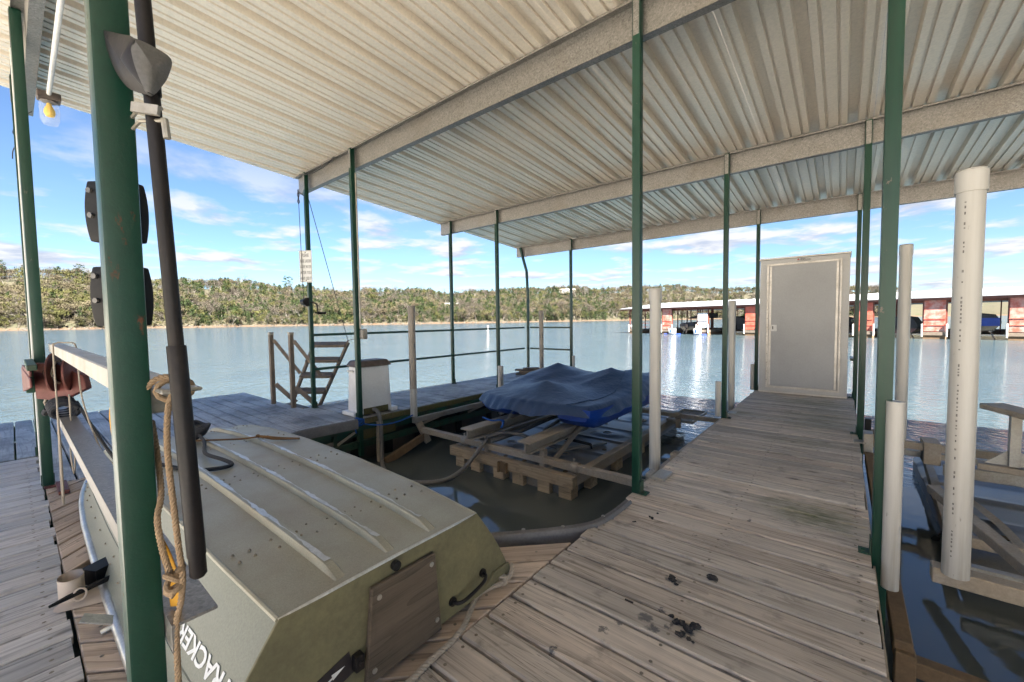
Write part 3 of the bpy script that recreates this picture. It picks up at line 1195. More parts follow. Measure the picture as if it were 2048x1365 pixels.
mb = strip([(-1.045, 2.50, 0), (-1.055, 2.25, 0), (-1.105, 2.05, 0), (-1.30, 1.80, 0), (-1.6, 1.49, 0), (-2.1, 1.0, 0), (-2.75, .36, 0)][::-1], .045, .07)
bmp = tag(mb.build('rubber_bumper', 'rubber_grey', smooth=True, angle=50), 'curved grey rubber bumper strip along the slip corner beside the right finger', 'bumper')
mb = MB()
for q in ((-1.075, 2.19), (-1.2, 1.935), (-1.36, 1.77), (-1.56, 1.57)):
    mb.tube([(q[0] - .025, q[1] + .012, .006), (q[0] - .025, q[1] + .012, .018)], .011, 10)
mb.build('washers', 'dull_aluminium', bmp)
mb = strip([(-4.62, 2.62, 0), (-4.64, 2.3, 0), (-4.66, 2.05, 0), (-4.62, 1.86, 0), (-4.5, 1.68, 0), (-4.1, 1.28, 0), (-3.3, .48, 0)], .06, .09)
tag(mb.build('rubber_bumper', 'rubber_grey', smooth=True, angle=50), 'curved dark rubber bumper at the slip corner behind the upturned skiff', 'bumper')
mb = MB()
mb.bar((-4.63, 2.0, -.15), (-3.2, .55, -.15), .05, .12)
tag(mb.build('corner_brace', 'truss_green'), 'green steel corner brace under the deck beside the skiff', 'brace')

# ================================================================== ROOF, BEAMS, POSTS
BEAMS = [.17, 2.73, 5.41, 7.80]
XL, XR = -6.08, 40.0  # roof carried on unseen at right to block light from that side


def roof_sheet(x0, n=3, y0=-2.35, y1=7.97):  # unseen back edge set so sun strikes the deck and bounces up
    per = .305
    prof = []
    for k in range(n):
        o = k * per
        prof += [(o - .152 + .0, 0), (o - .115, 0), (o - .111, .018), (o - .095, .018), (o - .091, 0), (o - .046, 0), (o - .035, .058), (o + .035, .058), (o + .046, 0),
                 (o + .091, 0), (o + .095, .018), (o + .111, .018), (o + .115, 0)]
    prof.append((n * per - .153, 0))
    mb = MB()
    ys = (y0, -.5, 2.0, 4.6, y1)
    th = .0015
    lo = [[(x0 + a, yy, roof_z(yy) + b) for a, b in prof] for yy in ys]
    hi = [[(x0 + a, yy, roof_z(yy) + b + th) for a, b in prof] for yy in ys]
    mb.grid(lo)
    mb.grid(hi)
    return mb


rt = thing('dock_roof', 'ribbed galvanised steel roof sheltering the whole dock', 'roof', (0, 2.7, 3.3))
x = .034 - .305 * 20
mbx = x
while x < XR:
    roof_sheet(x).build('roof_panel', 'roof_steel', rt, recalc=False)
    x += .915

BL = ['galvanised roof beam over the thick front post, seen end-on at upper left', 'long galvanised roof beam nearest the camera crossing the upper middle',
      'second galvanised roof beam, crossing mid picture above the boat', 'farthest galvanised roof beam along the open end of the slip']
POSTX = [-5.84, -4.63, -1.085, .155]
for i, yb in enumerate(BEAMS):
    zt = roof_z(yb) - .004
    th = thing('roof_beam', BL[i], 'beam', (-6.15, yb, zt), 'galvanised roof beams')
    dz = .222
    mb = MB()
    mb.box(-6.16, XR, yb - .002, yb + .002, zt - dz, zt)
    mb.build('web', 'galvanised', th)
    mb = MB()
    mb.box(-6.18, XR, yb - .065, yb - .0025, zt - .004, zt - .0005)
    mb.box(-6.18, XR, yb - .066, yb - .063, zt - .018, zt - .0045)
    mb.build('top_flange', 'galvanised', th)
    mb = MB()
    mb.box(-6.16, XR, yb + .0025, yb + .065, zt - dz, zt - dz + .004)
    mb.box(-6.16, XR, yb + .062, yb + .066, zt - dz + .0045, zt - dz + .02)
    mb.build('bottom_flange', 'galvanised', th)


def post(label, x, y, zt, w=.055, z0=-.45, m='green_paint', chip=True, pts=None):
    th = thing('green_post', label, 'post', (x, y, z0), 'green steel roof posts')
    mb = MB()
    if pts:
        for a, b in zip(pts[:-1], pts[1:]):
            mb.bar(a, b, w, w, up=(0, 1, 0))
    else:
        mb.box(x - w / 2, x + w / 2, y - w / 2, y + w / 2, z0, zt)
    mb.build('tube', m, th, bevel=.006, segs=2)
    mb = MB()
    mb.box(x - w * .36, x + w * .36, y - w / 2 - .003, y - w / 2 - .0005, zt - .235, zt - .015)
    mb.build('weld_plate', 'galvanised', th)
    if not pts:
        sd = 1 if x in (-1.085, -1.088, -1.09, -1.10, -5.84) else -1
        mb = MB()
        mb.box(min(x + sd * (w / 2 + .001), x + sd * (w / 2 + .007)), max(x + sd * (w / 2 + .001), x + sd * (w / 2 + .007)), y - .035, y + .035, .004, .085)
        mb.box(min(x + sd * (w / 2 + .0075), x + sd * (w / 2 + .05)), max(x + sd * (w / 2 + .0075), x + sd * (w / 2 + .05)), y - .035, y + .035, .004, .010)
        mb.tube([(x + sd * (w / 2 + .032), y, .010), (x + sd * (w / 2 + .032), y, .020)], .009, 6)
        mb.build('foot_bracket', 'truss_green', th)
    return th


def top(y):
    return roof_z(y + .045) - .01


post('thick rust-spotted green post nearest the camera at left', -1.085, .142, 3.46, .055, m='green_rusty')
post('green post at left with the red rope reel mounted on it', -4.63, .125, 3.46, .058)
post('slim green post farthest left, just behind the reel post', -5.84, .125, 3.46, .052)
post('green post holding the white sign and crank winch', -5.84, 2.68, top(2.68), .052)
post('green post in front of the white dock box, tied with blue rope', -4.63, 2.68, top(2.68), .055)
post('tall green post at centre right beside the boat cover', -1.088, 2.69, top(2.69), .055)
post('tall thick green post at right with a white half-pipe guard', .163, 2.69, top(2.69), .060)
post('green railing post in the middle of the left finger, outer side', -5.84, 5.36, top(5.36), .052)
post('green post in the middle of the left finger, slip side', -4.68, 5.37, top(5.37), .052)
post('green post on the right finger left of the locker', -1.09, 5.36, top(5.36), .052)
post('second green post along the right side of the finger', .155, 5.37, top(5.37), .055)
post('bent green post at the far outer corner of the left finger', -5.82, 7.73, 2.92, .05,
     pts=[(-5.75, 7.66, -.45), (-5.75, 7.68, 1.7), (-5.80, 7.71, 2.35), (-5.95, 7.74, 2.75), (-6.0, 7.74, 2.93)])
post('green post at the far end of the left finger, slip side', -4.62, 7.74, top(7.74), .052)
post('green post touching the left side of the white locker', -1.10, 7.74, top(7.74), .052)
post('slim green post behind the right side of the white locker', .15, 7.74, top(7.74), .052)

# white half-pipe guards on slip posts
def guard(label, x, y, z0, z1, r=.042):
    mb = MB()
    n = 10
    vs = []
    th_ = .006
    out = [(x + r * math.cos(a), y + r * math.sin(a)) for a in np.linspace(0, 2 * PI, 17)[:-1]]
    mb.prism([(a, b, z0) for a, b in out], (0, 0, z1 - z0))
    return tag(mb.build('post_guard', 'pvc_white', smooth=True), label, 'guard', 'white plastic post guards')


guard('white plastic guard sleeve low on the thick right post', .203, 2.655, -.13, .79, .034)
guard('white plastic guard sleeve on the post left of the locker', -1.15, 5.33, 0.02, .44, .032)
guard('white plastic guard sleeve on the post touching the locker', -1.155, 7.74, 0, .43, .03)
guard('white plastic guard sleeve low on mid left-finger post by the boat cover tip', -4.60, 5.33, -.42, .42, .05)
guard('white plastic guard sleeve on the far end post of the left finger', -4.565, 7.74, -.3, .42, .032)
mb = MB()
mb.box(.19, .24, 5.4, 5.46, -.12, .16)
tag(mb.build('post_guard', 'black_plastic', bevel=.004), 'dark guard strip low behind the second right post', 'guard', 'white plastic post guards')

# railing of the left finger
th = thing('railing', 'green two-rail steel railing along the outer side of the left finger', 'railing', (-5.84, 5.2, .5))
for z, nm in ((1.035, 'top_rail'), (.545, 'mid_rail')):
    mb = MB()
    mb.box(-5.865, -5.825, 2.708, 5.332, z - .018, z + .018)
    mb.build(nm, 'green_paint', th, bevel=.004)
    mb = MB()
    mb.box(-5.865, -5.825, 5.388, 7.64, z - .018, z + .018)
    mb.build(nm, 'green_paint', th, bevel=.004)
    mb = MB()
    mb.box(-5.72, -4.65, 7.70, 7.735, z - .018, z + .018)
    mb.build('end_rail', 'green_paint', th, bevel=.004)
th = thing('railing', 'short green railing stub behind the right side of the white locker', 'railing', (.1, 8.1, .5))
for z in (.56, 1.13):
    mb = MB()
    mb.box(.09, .125, 7.78, 8.2, z - .018, z + .018)
    mb.build('rail', 'green_paint', th)

# ================================================================== FRONT RAILS, REEL, LAMP, POLE
mb = MB()
mb.box(-4.60, -1.12, .172, .236, 1.015, 1.078)
mb.box(-1.1195, -1.0, .172, .240, 1.068, 1.076)
ur = tag(mb.build('upper_rail', 'dull_aluminium', bevel=.004), 'upper galvanised rail running from the reel post to the thick front post', 'rail')
mb = MB()
mb.box(-4.60, -1.0, .170, .245, .610, .616)
mb.box(-4.60, -1.0, .170, .176, .562, .6095)
tag(mb.build('lower_rail', 'galvanised'), 'lower galvanised angle rail wound with black rope at its far end', 'rail')


def twist_rope(pts, r, lay=.05, strands=3, n=6, per=10):
    """a laid rope: three strands turning about the path"""
    P = smooth_path(pts, per)
    # resample evenly
    L = [0]
    for a, b in zip(P[:-1], P[1:]):
        L.append(L[-1] + (b - a).length)
    tot = L[-1]
    step = lay / 7
    k = max(8, int(tot / step))
    Q = []
    j = 0
    for i in range(k + 1):
        s_ = tot * i / k
        while j < len(L) - 2 and L[j + 1] < s_:
            j += 1
        f = (s_ - L[j]) / max(1e-9, L[j + 1] - L[j])
        Q.append(P[j].lerp(P[j + 1], f))
    mb = MB()
    T = [(Q[min(i + 1, k)] - Q[max(i - 1, 0)]).normalized() for i in range(k + 1)]
    ref = Vector((0, 0, 1)) if abs(T[0].z) < .9 else Vector((1, 0, 0))
    u = T[0].cross(ref).normalized()
    fr = []
    for i in range(k + 1):
        u = (u - T[i] * u.dot(T[i])).normalized()
        fr.append((u.copy(), T[i].cross(u)))
    for s in range(strands):
        path = []
        for i in range(k + 1):
            a = 2 * PI * (s / strands + tot * i / k / lay)
            path.append(Q[i] + (fr[i][0] * math.cos(a) + fr[i][1] * math.sin(a)) * r * .5)
        mb.tube(path, r * .58, n)
    return mb


# thick tan rope hanging from the rail beside the thick post
th = thing('tan_rope', 'thick twisted tan rope hanging with a knot beside the thick front post', 'rope', (-1.03, .19, 1.05))
twist_rope([(-1.075, .15, 1.0), (-1.062, .165, 1.078), (-1.048, .19, 1.098), (-1.036, .205, 1.085), (-1.034, .19, 1.04), (-1.025, .183, .956), (-1.0135, .1854, .848), (-1.003, .188, .76), (-.996, .19, .71),
            (-.9985, .186, .66), (-1.004, .178, .61), (-.999, .175, .5), (-.985, .17, .25), (-.98, .17, .012)], .0056, .023).build('hanging_rope', 'rope_tan', th, smooth=True)
twist_rope([(-1.125, .178, 1.0), (-1.10, .180, .93), (-1.063, .176, .86), (-1.037, .164, .82), (-1.028, .1676, .76), (-1.016, .176, .71)], .0056, .023).build('second_strand', 'rope_tan', th, smooth=True)
kn = []
for i in range(46):
    a = i / 46 * 2 * PI * 3
    kn.append((-1.010 + .015 * math.cos(a) + .005 * math.sin(a * .7), .180 + .013 * math.sin(a * 1.0), .722 - .05 * i / 46 + .006 * math.sin(a * 1.5)))
mb = MB()
mb.tube(kn, .0056, 7)
mb.build('knot', 'rope_tan', th, smooth=True)
mb = MB()
lp = [(-1.052 + .002 * i / 12, .205 + .030 * math.sin(i / 12 * 2 * PI), 1.070 + .022 * math.cos(i / 12 * 2 * PI)) for i in range(13)]
mb.tube(lp, .0056, 8)
mb.build('rail_loop', 'rope_tan', th, smooth=True)
# yellow strap edge behind the post
mb = MB()
P = smooth_path([(-1.150, .128, 1.067), (-1.157, .121, 1.05), (-1.160, .117, 1.02), (-1.156, .118, .979), (-1.148, .122, .938), (-1.131, .130, .846), (-1.10, .158, .77), (-1.078, .175, .70), (-1.07, .18, .62)], 6)
rows = [[q + Vector((.004, .001, 0)), q + Vector((.020, .016, 0))] for q in P]
mb.grid(rows)
mb.grid([[b + Vector((-.003, .002, 0)) for b in r_] for r_ in rows])
tag(mb.build('yellow_strap', 'yellow_strap', smooth=True), 'yellow webbing strap hanging just behind the thick front post', 'strap')

# two pairs of black moulded blocks screwed behind the thick post
def pad(label, zc, dx=0):
    th = thing('post_pad', label, 'pad', (-1.165, .15, zc), 'black pads on the front post')
    mb = MB()
    # rounded block, seen from the side as a shallow barrel
    out = []
    for i in range(13):
        a = -1 + 2 * i / 12
        out.append((-.060 - .009 * (1 - a * a), a * .062))
    out += [(.026 + .008 * (1 - (1 - 2 * i / 12) ** 2), (1 - 2 * i / 12) * .062) for i in range(13)]
    mb.prism([(-1.165 + x * .776, .150 + x * .631, zc + z) for x, z in out], (-.02, .028, 0))
    mb.build('block', 'black_plastic', th, bevel=.004, segs=2)
    for sx in (-1, 1):
        for sz in ((1,) if sx > 0 else (1, -.2)):
            mb = MB()
            c = Vector((-1.165 + (-.054 if sx < 0 else .024) * .776, .150 + (-.054 if sx < 0 else .024) * .631, zc + .042 * sz))
            mb.tube([c, c + Vector((.0025, -.0035, 0))], .0055, 10)
            mb.build('screw', 'scoop_steel', th)
    return th


pad('black moulded block fixed behind the thick post, upper of two', 1.437)
pad('black moulded block fixed behind the thick post, lower of two', 1.262)

# long black pole with a curved scoop blade, held in a clip on the thick post
th = thing('scoop_pole', 'long black pipe pole with curved metal scoop clipped to the thick front post', 'pole', (-.99, .2, 1.2))
pa, pb = Vector((-1.0, .178, 1.83)), Vector((-.985, .213, .70))
mb = MB()
mb.tube([pa, pa.lerp(pb, .6)], .0125, 16)
mb.build('shaft', 'black_steel', th, smooth=True)
mb = MB()
mb.tube([pa.lerp(pb, .592), pa.lerp(pb, .594), pa.lerp(pb, .96), pa.lerp(pb, .962), pa.lerp(pb, .995), pb], [.0150, .0158, .0158, .0145, .0145, .010], 16)
mb.build('sleeve', 'black_steel', th, smooth=True)
# scoop: a bent plate, one cheek turned to the camera, the other to the post
FP = [[-0.9583, 0.1557, 1.6954], [-0.9614, 0.179, 1.6959], [-0.9644, 0.2082, 1.687], [-0.9667, 0.2045, 1.6578], [-0.9624, 0.1935, 1.632], [-0.9561, 0.1775, 1.6058], [-0.9559, 0.1678, 1.6119], [-0.9593, 0.1579, 1.6427], [-0.9599, 0.153, 1.674]]
BP = [[-1.0628, 0.1317, 1.7417], [-1.003, 0.1465, 1.716], [-0.9583, 0.1557, 1.6954], [-0.9599, 0.153, 1.674], [-0.9593, 0.1579, 1.6427], [-0.9559, 0.1678, 1.6119], [-0.9575, 0.1765, 1.6076], [-1.0064, 0.1573, 1.6256], [-1.0328, 0.1442, 1.656], [-1.0548, 0.1355, 1.7005]]


def cheek(poly, bulge, off):
    """curved plate from an outline: fan of rings pushed outward in the middle"""
    P = [Vector(q) for q in poly]
    P = smooth_path(P + [P[0]], 4)[:-1]
    c = sum(P, Vector()) / len(P)
    rows = []
    for k in range(6):
        f = k / 5
        rows.append([c + (q - c) * f + off * (bulge * (1 - f * f)) for q in P + [P[0]]])
    mb = MB()
    mb.grid(rows)
    mb.grid([[q - off * .0025 for q in r_] for r_ in rows])
    return mb


cheek(FP, .006, Vector((.95, .2, .1)).normalized()).build('scoop_blade', 'scoop_steel', th, smooth=True, angle=60)
cheek(BP, .010, Vector((.3, -.95, 0)).normalized()).build('scoop_cheek', 'black_steel', th, smooth=True, angle=60)
mb = MB()
q = pa.lerp(pb, .155)
mb.tube([q + Vector((0, 0, .03)), q - Vector((0, 0, .03))], .0155, 14)
mb.build('collar', 'black_plastic', th, smooth=True)
mb = MB()
q = pa.lerp(pb, .215)
for dz in (-.012, .010):
    mb.tube([Vector((-1.06, .165, q.z + dz)), q + Vector((-.012, -.018, dz)), q + Vector((.02, .008, dz))], .0035, 6)
mb.bar(q + Vector((.004, -.030, .003)), q + Vector((.040, .0, -.004)), .007, .017)
mb.tube([q + Vector((.025, .01, -.01)), q + Vector((.028, .012, -.045))], .006, 8)
mb.build('spring_clip', 'dull_aluminium', th)

# red rope reel on the left post
RX, RY, RZ = -4.25, .215, .885
YK = [(-4.415, 0.083, 0.947), (-4.388, 0.089, 0.698), (-4.257, 0.195, 0.678), (-4.117, 0.314, 0.763), (-4.138, 0.303, 0.855), (-4.29, 0.185, 0.942)]
th = thing('rope_reel', 'rusty red cast reel wound with rope on a green bracket at left', 'reel', (RX, RY, RZ))
mb = MB()
mb.box(-4.66, -3.9, .05, .094, .93, .965)
mb.box(-4.66, -4.60, .05, .094, .72, .929)
mb.build('bracket', 'truss_green', th, bevel=.004)
mb = MB()
mb.prism(YK, Vector((-.03, .035, 0)))
mb.prism([(-4.655, .035, .91), (-4.655, .035, .73), (-4.05, .06, .81), (-4.05, .06, .87)], (0, .012, 0))
mb.prism([(-4.655, .035, .928), (-4.02, .06, .928), (-4.02, .06, .885), (-4.4, .045, .90)], (0, .012, 0))
mb.build('side_plate', 'rust_red', th, bevel=.004)


def disc(c, ax, prof, n=28):
    ax = Vector(ax).normalized()
    u = ax.cross(Vector((0, 0, 1))).normalized()
    v = ax.cross(u)
    rows = []
    for a_, r_ in prof:
        rows.append([Vector(c) + ax * a_ + (u * math.cos(2 * PI * k / n) + v * math.sin(2 * PI * k / n)) * r_ for k in range(n + 1)])
    mb = MB()
    mb.grid(rows)
    return mb


AX = (.35, .94, 0)
mb = disc((RX, RY + .0, RZ), AX, [(-.075, .02), (-.075, .03), (-.055, .07), (-.05, .125), (-.045, .135), (-.035, .135), (-.033, .10), (-.03, .07)])
mb.build('near_flange', 'rust_red', th, smooth=True, angle=35)
mb = disc((RX + .0, RY, RZ), AX, [(.03, .07), (.033, .10), (.035, .135), (.045, .135), (.05, .125), (.055, .07), (.06, .0)])
mb.build('far_flange', 'rust_red', th, smooth=True, angle=35)
mb = MB()
ax = Vector(AX).normalized()
u_ = ax.cross(Vector((0, 0, 1))).normalized()
v_ = ax.cross(u_)
pth = [Vector((RX, RY, RZ)) + ax * (-.028 + .056 * ((i / 26) % 1 if int(i / 26) % 2 == 0 else 1 - (i / 26) % 1)) + (u_ * math.cos(2 * PI * i / 26 * 1.0) + v_ * math.sin(2 * PI * i / 26)) * (.075 + .005 * (i / 260)) for i in range(260)]
mb.tube(pth, .0055, 6)
mb.build('wound_rope', 'rope_pale', th, smooth=True)
mb = MB()
mb.tube([Vector((RX, RY, RZ)) - ax * .09, Vector((RX, RY, RZ)) - ax * .06], .022, 10)
mb.build('hub', 'black_steel', th, smooth=True)
mb = MB()
mb.tube([(RX + .08, RY + .06, RZ + .08), (RX + .2, RY + .06, RZ + .085), (RX + .55, RY + .05, RZ + .12)], .009, 8)
mb.build('crank', 'black_steel', th, smooth=True)

# thin pale cord over the upper rail, down and across to the skiff
mb = MB()
mb.tube(smooth_path([(-3.55, .150, .20), (-3.56, .151, .6), (-3.57, .150, 1.05), (-3.57, .160, 1.102), (-3.57, .20, 1.106), (-3.52, .235, 1.095), (-3.46, .237, 1.0), (-3.40, .24, .80), (-3.2, .26, .62), (-3.0, .29, .50), (-2.86, .36, .432)], 8), .0042, 8)
tag(mb.build('thin_cord', 'rope_pale', smooth=True), 'thin pale cord looped over the upper rail and trailing to the skiff', 'cord')
mb = MB()
mb.tube(smooth_path([(-3.72, .21, .78), (-3.72, .21, .62), (-3.70, .215, .40), (-3.66, .205, .30), (-3.64, .195, .42), (-3.66, .20, .5)], 8), .0042, 8)
mb.tube(smooth_path([(-3.69, .155, .70), (-3.68, .152, .40), (-3.66, .15, .16), (-3.66, .155, .14), (-3.68, .158, .40), (-3.70, .158, .66)], 8), .0042, 8)
tag(mb.build('looped_line', 'rope_pale', smooth=True), 'pale cord hanging in a loop below the red reel', 'cord')
# black rope wound on the lower rail
th = thing('black_rope', 'black rope wound round the lower rail and stretched to the skiff', 'rope', (-4.2, .2, .66))
for k in range(4):
    cxk = -4.25 + k * .11
    mb = MB()
    pts = []
    for i in range(25):
        a = 2 * PI * i / 24
        pts.append((cxk + .03 * i / 24 + .02 * math.sin(a), .198 + .062 * math.cos(a), .655 + .048 * math.sin(a)))
    mb.tube(pts, .014, 8)
    mb.build('coil', 'rope_black', th, smooth=True)
mb = MB()
mb.tube(smooth_path([(-4.02, .26, .69), (-3.6, .29, .58), (-3.2, .33, .465), (-3.05, .36, .42)], 6), .009, 8)
mb.build('stretched_end', 'rope_black', th, smooth=True)
mb = MB()
mb.tube(smooth_path([(-4.3, .13, .63), (-4.42, .12, .59), (-4.5, .13, .57)], 5), [.012] * 10 + [.02], 8)
mb.build('loose_end', 'rope_black', th, smooth=True)
mb = MB()
pts = [(-4.42 + .03 * math.sin(i * .5), .198 + .07 * math.cos(i * 2 * PI / 14), .66 + .055 * math.sin(i * 2 * PI / 14)) for i in range(43)]
mb.tube(pts, .007, 7)
tag(mb.build('pale_cord_coil', 'rope_pale', smooth=True), 'pale cord coiled round the far end of the lower rail', 'cord')

# lamp with a yellow bulb and conduit at the left end of the front beam
LX, LY, LZ = -5.35, .30, 3.205
th = thing('dock_lamp', 'dock lamp with yellow bulb in a glass jar at upper left', 'lamp', (LX, LY, LZ))
mb = MB()
mb.box(LX - .06, LX + .06, LY - .07, LY + .07, LZ - .06, LZ)
mb.tube([(LX, LY, LZ - .075), (LX, LY, LZ - .058)], .055, 14)
mb.build('junction_box', 'lid_brown', th, bevel=.006)
mb = MB()
prof = [(.058, -.075), (.062, -.12), (.060, -.22), (.045, -.26), (.0, -.27)]
mb.grid([[(LX + r_ * math.cos(2 * PI * k / 18), LY + r_ * math.sin(2 * PI * k / 18), LZ + z) for k in range(19)] for r_, z in prof])
mb.build('glass_jar', 'jar_glass', th, smooth=True)
mb = MB()
prof = [(.012, -.08), (.018, -.10), (.034, -.14), (.036, -.165), (.026, -.19), (.0, -.20)]
mb.grid([[(LX + r_ * math.cos(2 * PI * k / 16), LY + r_ * math.sin(2 * PI * k / 16), LZ + z) for k in range(17)] for r_, z in prof])
mb.build('bulb', 'yellow_bulb', th, smooth=True)
mb = MB()
mb.tube([(LX + .06, LY, LZ - .02), (-2.5, LY - .02, LZ + .0)], .016, 10)
tag(mb.build('conduit', 'dock_box_white', smooth=True), 'white conduit pipe running under the front roof beam from the lamp', 'pipe')
mb = MB()
mb.tube(smooth_path([(-5.95, .22, 3.22), (-6.05, .14, 3.15), (-6.03, .10, 3.02), (-5.9, .11, 2.95)], 6), .004, 6)
mb.tube(smooth_path([(-5.87, .11, 2.86), (-5.96, .09, 2.82), (-6.0, .085, 2.76)], 6), .004, 6)
tag(mb.build('loose_wire', 'ink_black', smooth=True), 'loose black wires dangling beside the lamp at upper left', 'wire')
# white cord down the reel post
mb = MB()
mb.tube([(-4.668, .093, 3.2), (-4.668, .093, .02)], .0045, 6)
tag(mb.build('white_wire', 'white_paint', smooth=True), 'thin white wire running down the reel post at far left', 'wire')

# ================================================================== UPTURNED SKIFF
th = thing('jon_boat', 'olive aluminium jon boat lying upside down across the dock corner', 'boat', (-2.9, .82, 0))
YC = .82
ST = [  # x, bottom half width, bottom z, gunwale half width, gunwale z
    (-1.20, .392, .383, .600, .040), (-1.6, .415, .400, .605, .034), (-2.2, .430, .408, .605, .030), (-2.9, .440, .402, .600, .028),
    (-3.5, .440, .378, .590, .030), (-3.9, .432, .342, .570, .034), (-4.15, .425, .30, .545, .036), (-4.38, .415, .235, .51, .040), (-4.62, .40, .10, .455, .044)]


def interp_st(x):
    for a, b in zip(ST[:-1], ST[1:]):
        if b[0] <= x <= a[0]:
            f = (a[0] - x) / (a[0] - b[0])
            return [p_ + (q_ - p_) * f for p_, q_ in zip(a, b)]
    return list(ST[-1])


xs = [-1.2 - 3.42 * i / 40 for i in range(41)]
mb = MB()
rows = []
for x in xs:
    _, hb, zb, hg, zg = interp_st(x)
    rows.append([(x, YC + s_ * hb, zb + .006 * (1 - s_ * s_)) for s_ in np.linspace(-1, 1, 17)])
mb.grid(rows)
bot = mb.build('hull_bottom', 'skiff_paint', th, smooth=True)
for sgn, nm in ((-1, 'port_side'), (1, 'starboard_side')):
    mb = MB()
    rows = []
    for x in xs:
        _, hb, zb, hg, zg = interp_st(x)
        row = []
        for k in range(9):
            f = k / 8
            y = YC + sgn * (hb + (hg - hb) * f + .012 * math.sin(PI * f))
            if k == 5:
                y += sgn * .004
            row.append((x, y, zb + (zg - zb) * f))
        rows.append(row)
    mb.grid(rows)
    sd = mb.build(nm, 'skiff_side', th, smooth=True)
    # stamped crease
    mb = MB()
    pts = []
    for x in xs:
        _, hb, zb, hg, zg = interp_st(x)
        f = .62
        pts.append((x, YC + sgn * (hb + (hg - hb) * f + .0125), zb + (zg - zb) * f))
    mb.tube(pts, .0045, 5)
    mb.build('crease', 'skiff_side', sd, smooth=True)
    # gunwale tube
    mb = MB()
    pts = []
    for x in xs:
        _, hb, zb, hg, zg = interp_st(x)
        pts.append((x, YC + sgn * (hg + .004), zg - .012))
    mb.tube(pts, .019, 10)
    mb.build('gunwale', 'bare_aluminium' if sgn < 0 else 'skiff_side', th, smooth=True)
# bow plate
mb = MB()
_, hb, zb, hg, zg = ST[-1]
mb.prism([(-4.62, YC - hb, zb), (-4.62, YC + hb, zb), (-4.62, YC + hg, zg), (-4.62, YC - hg, zg)], (-.006, 0, 0))
mb.build('bow_plate', 'skiff_side', th)
# transom
mb = MB()
_, hb, zb, hg, zg = ST[0]
sidep = [(hb + (hg - hb) * f + .0135 * math.sin(PI * f) + .0015, zb + (zg - zb) * f) for f in (.15, .3, .45, .6, .75, .9)]
mb.prism([(-1.2, YC - hb, zb + .002), (-1.2, YC + hb, zb + .002)] + [(-1.2, YC + a_, b_) for a_, b_ in sidep] + [(-1.2, YC + hg + .004, zg - .02), (-1.2, YC - hg - .004, zg - .02)]
         + [(-1.2, YC - a_, b_) for a_, b_ in sidep[::-1]], (.010, 0, 0))
tr = mb.build('transom', 'skiff_transom', th, bevel=.002)
mb = MB()
TX = -1.189
mb.prism([(.70 - YC, 0, .335), (.965 - YC, 0, .335), (.99 - YC, 0, .02), (.67 - YC, 0, .02)], (0, -.020, 0))
pad_o = bpy.data.objects.new('motor_pad', mb.mesh('motor_pad', 'plywood_pad', bevel=.004))
C.objects.link(pad_o)
pad_o.parent = tr
pad_o.location = Vector((TX, YC, 0)) - wloc(tr)
pad_o.rotation_euler = (0, 0, PI / 2)
mb = MB()
for q in ((.725, .295), (.945, .30), (.70, .06), (.965, .075)):
    mb.tube([(TX + .020, q[0], q[1]), (TX + .0235, q[0], q[1])], .009, 10)
mb.build('pad_bolts', 'dull_aluminium', tr)
mb = MB()
mb.tube([(TX, .80, .362), (TX + .016, .80, .362)], .017, 16)
mb.tube([(TX + .016, .80, .362), (TX + .018, .80, .362)], [.011, .007], 12)
mb.build('drain_plug', 'black_plastic', tr, smooth=True)


def handle(y0, y1, z0, z1):
    mb = MB()
    a, b = Vector((TX, y0, z0)), Vector((TX, y1, z1))
    mb.tube(smooth_path([a + Vector((.008, 0, 0)), a + Vector((.03, .008, 0)), a.lerp(b, .25) + Vector((.044, 0, 0)), a.lerp(b, .75) + Vector((.044, 0, 0)), b + Vector((.03, -.008, 0)), b + Vector((.008, 0, 0))], 6), .0075, 8)
    for q in (a, b):
        mb.tube([q, q + Vector((.009, 0, 0))], .018, 12)
    return mb


handle(1.06, 1.235, .085, .115).build('handle', 'black_steel', tr, smooth=True)
mb = MB()
mb.prism([(TX + .0005, 1.30, .085), (TX + .0005, 1.405, .085), (TX + .0005, 1.415, .045), (TX + .0005, 1.25, .045)], (.01, 0, 0))
mb.build('corner_plate', 'skiff_transom', tr, bevel=.003)
mb = MB()
mb.prism([(TX + .0005, .47, .125), (TX + .0005, .625, .165), (TX + .0005, .64, .09), (TX + .0005, .45, .045)], (.0015, 0, 0))
st = mb.build('dark_sticker', 'decal_dark', tr)
mb = MB()
xx = TX + .0026
mb.add([(xx, .50, .096), (xx, .575, .116), (xx, .574, .122), (xx, .499, .102)], [(0, 1, 2, 3)])
mb.add([(xx, .570, .110), (xx, .610, .130), (xx, .566, .129)], [(0, 1, 2)])
mb.build('arrow_mark', 'decal_white', tr)
mb = MB()
mb.box(TX + .001, TX + .03, .632, .662, .10, .15)
mb.tube([(TX + .03, .647, .128), (TX + .036, .647, .128)], .008, 10)
mb.build('bracket', 'black_steel', tr, bevel=.003)
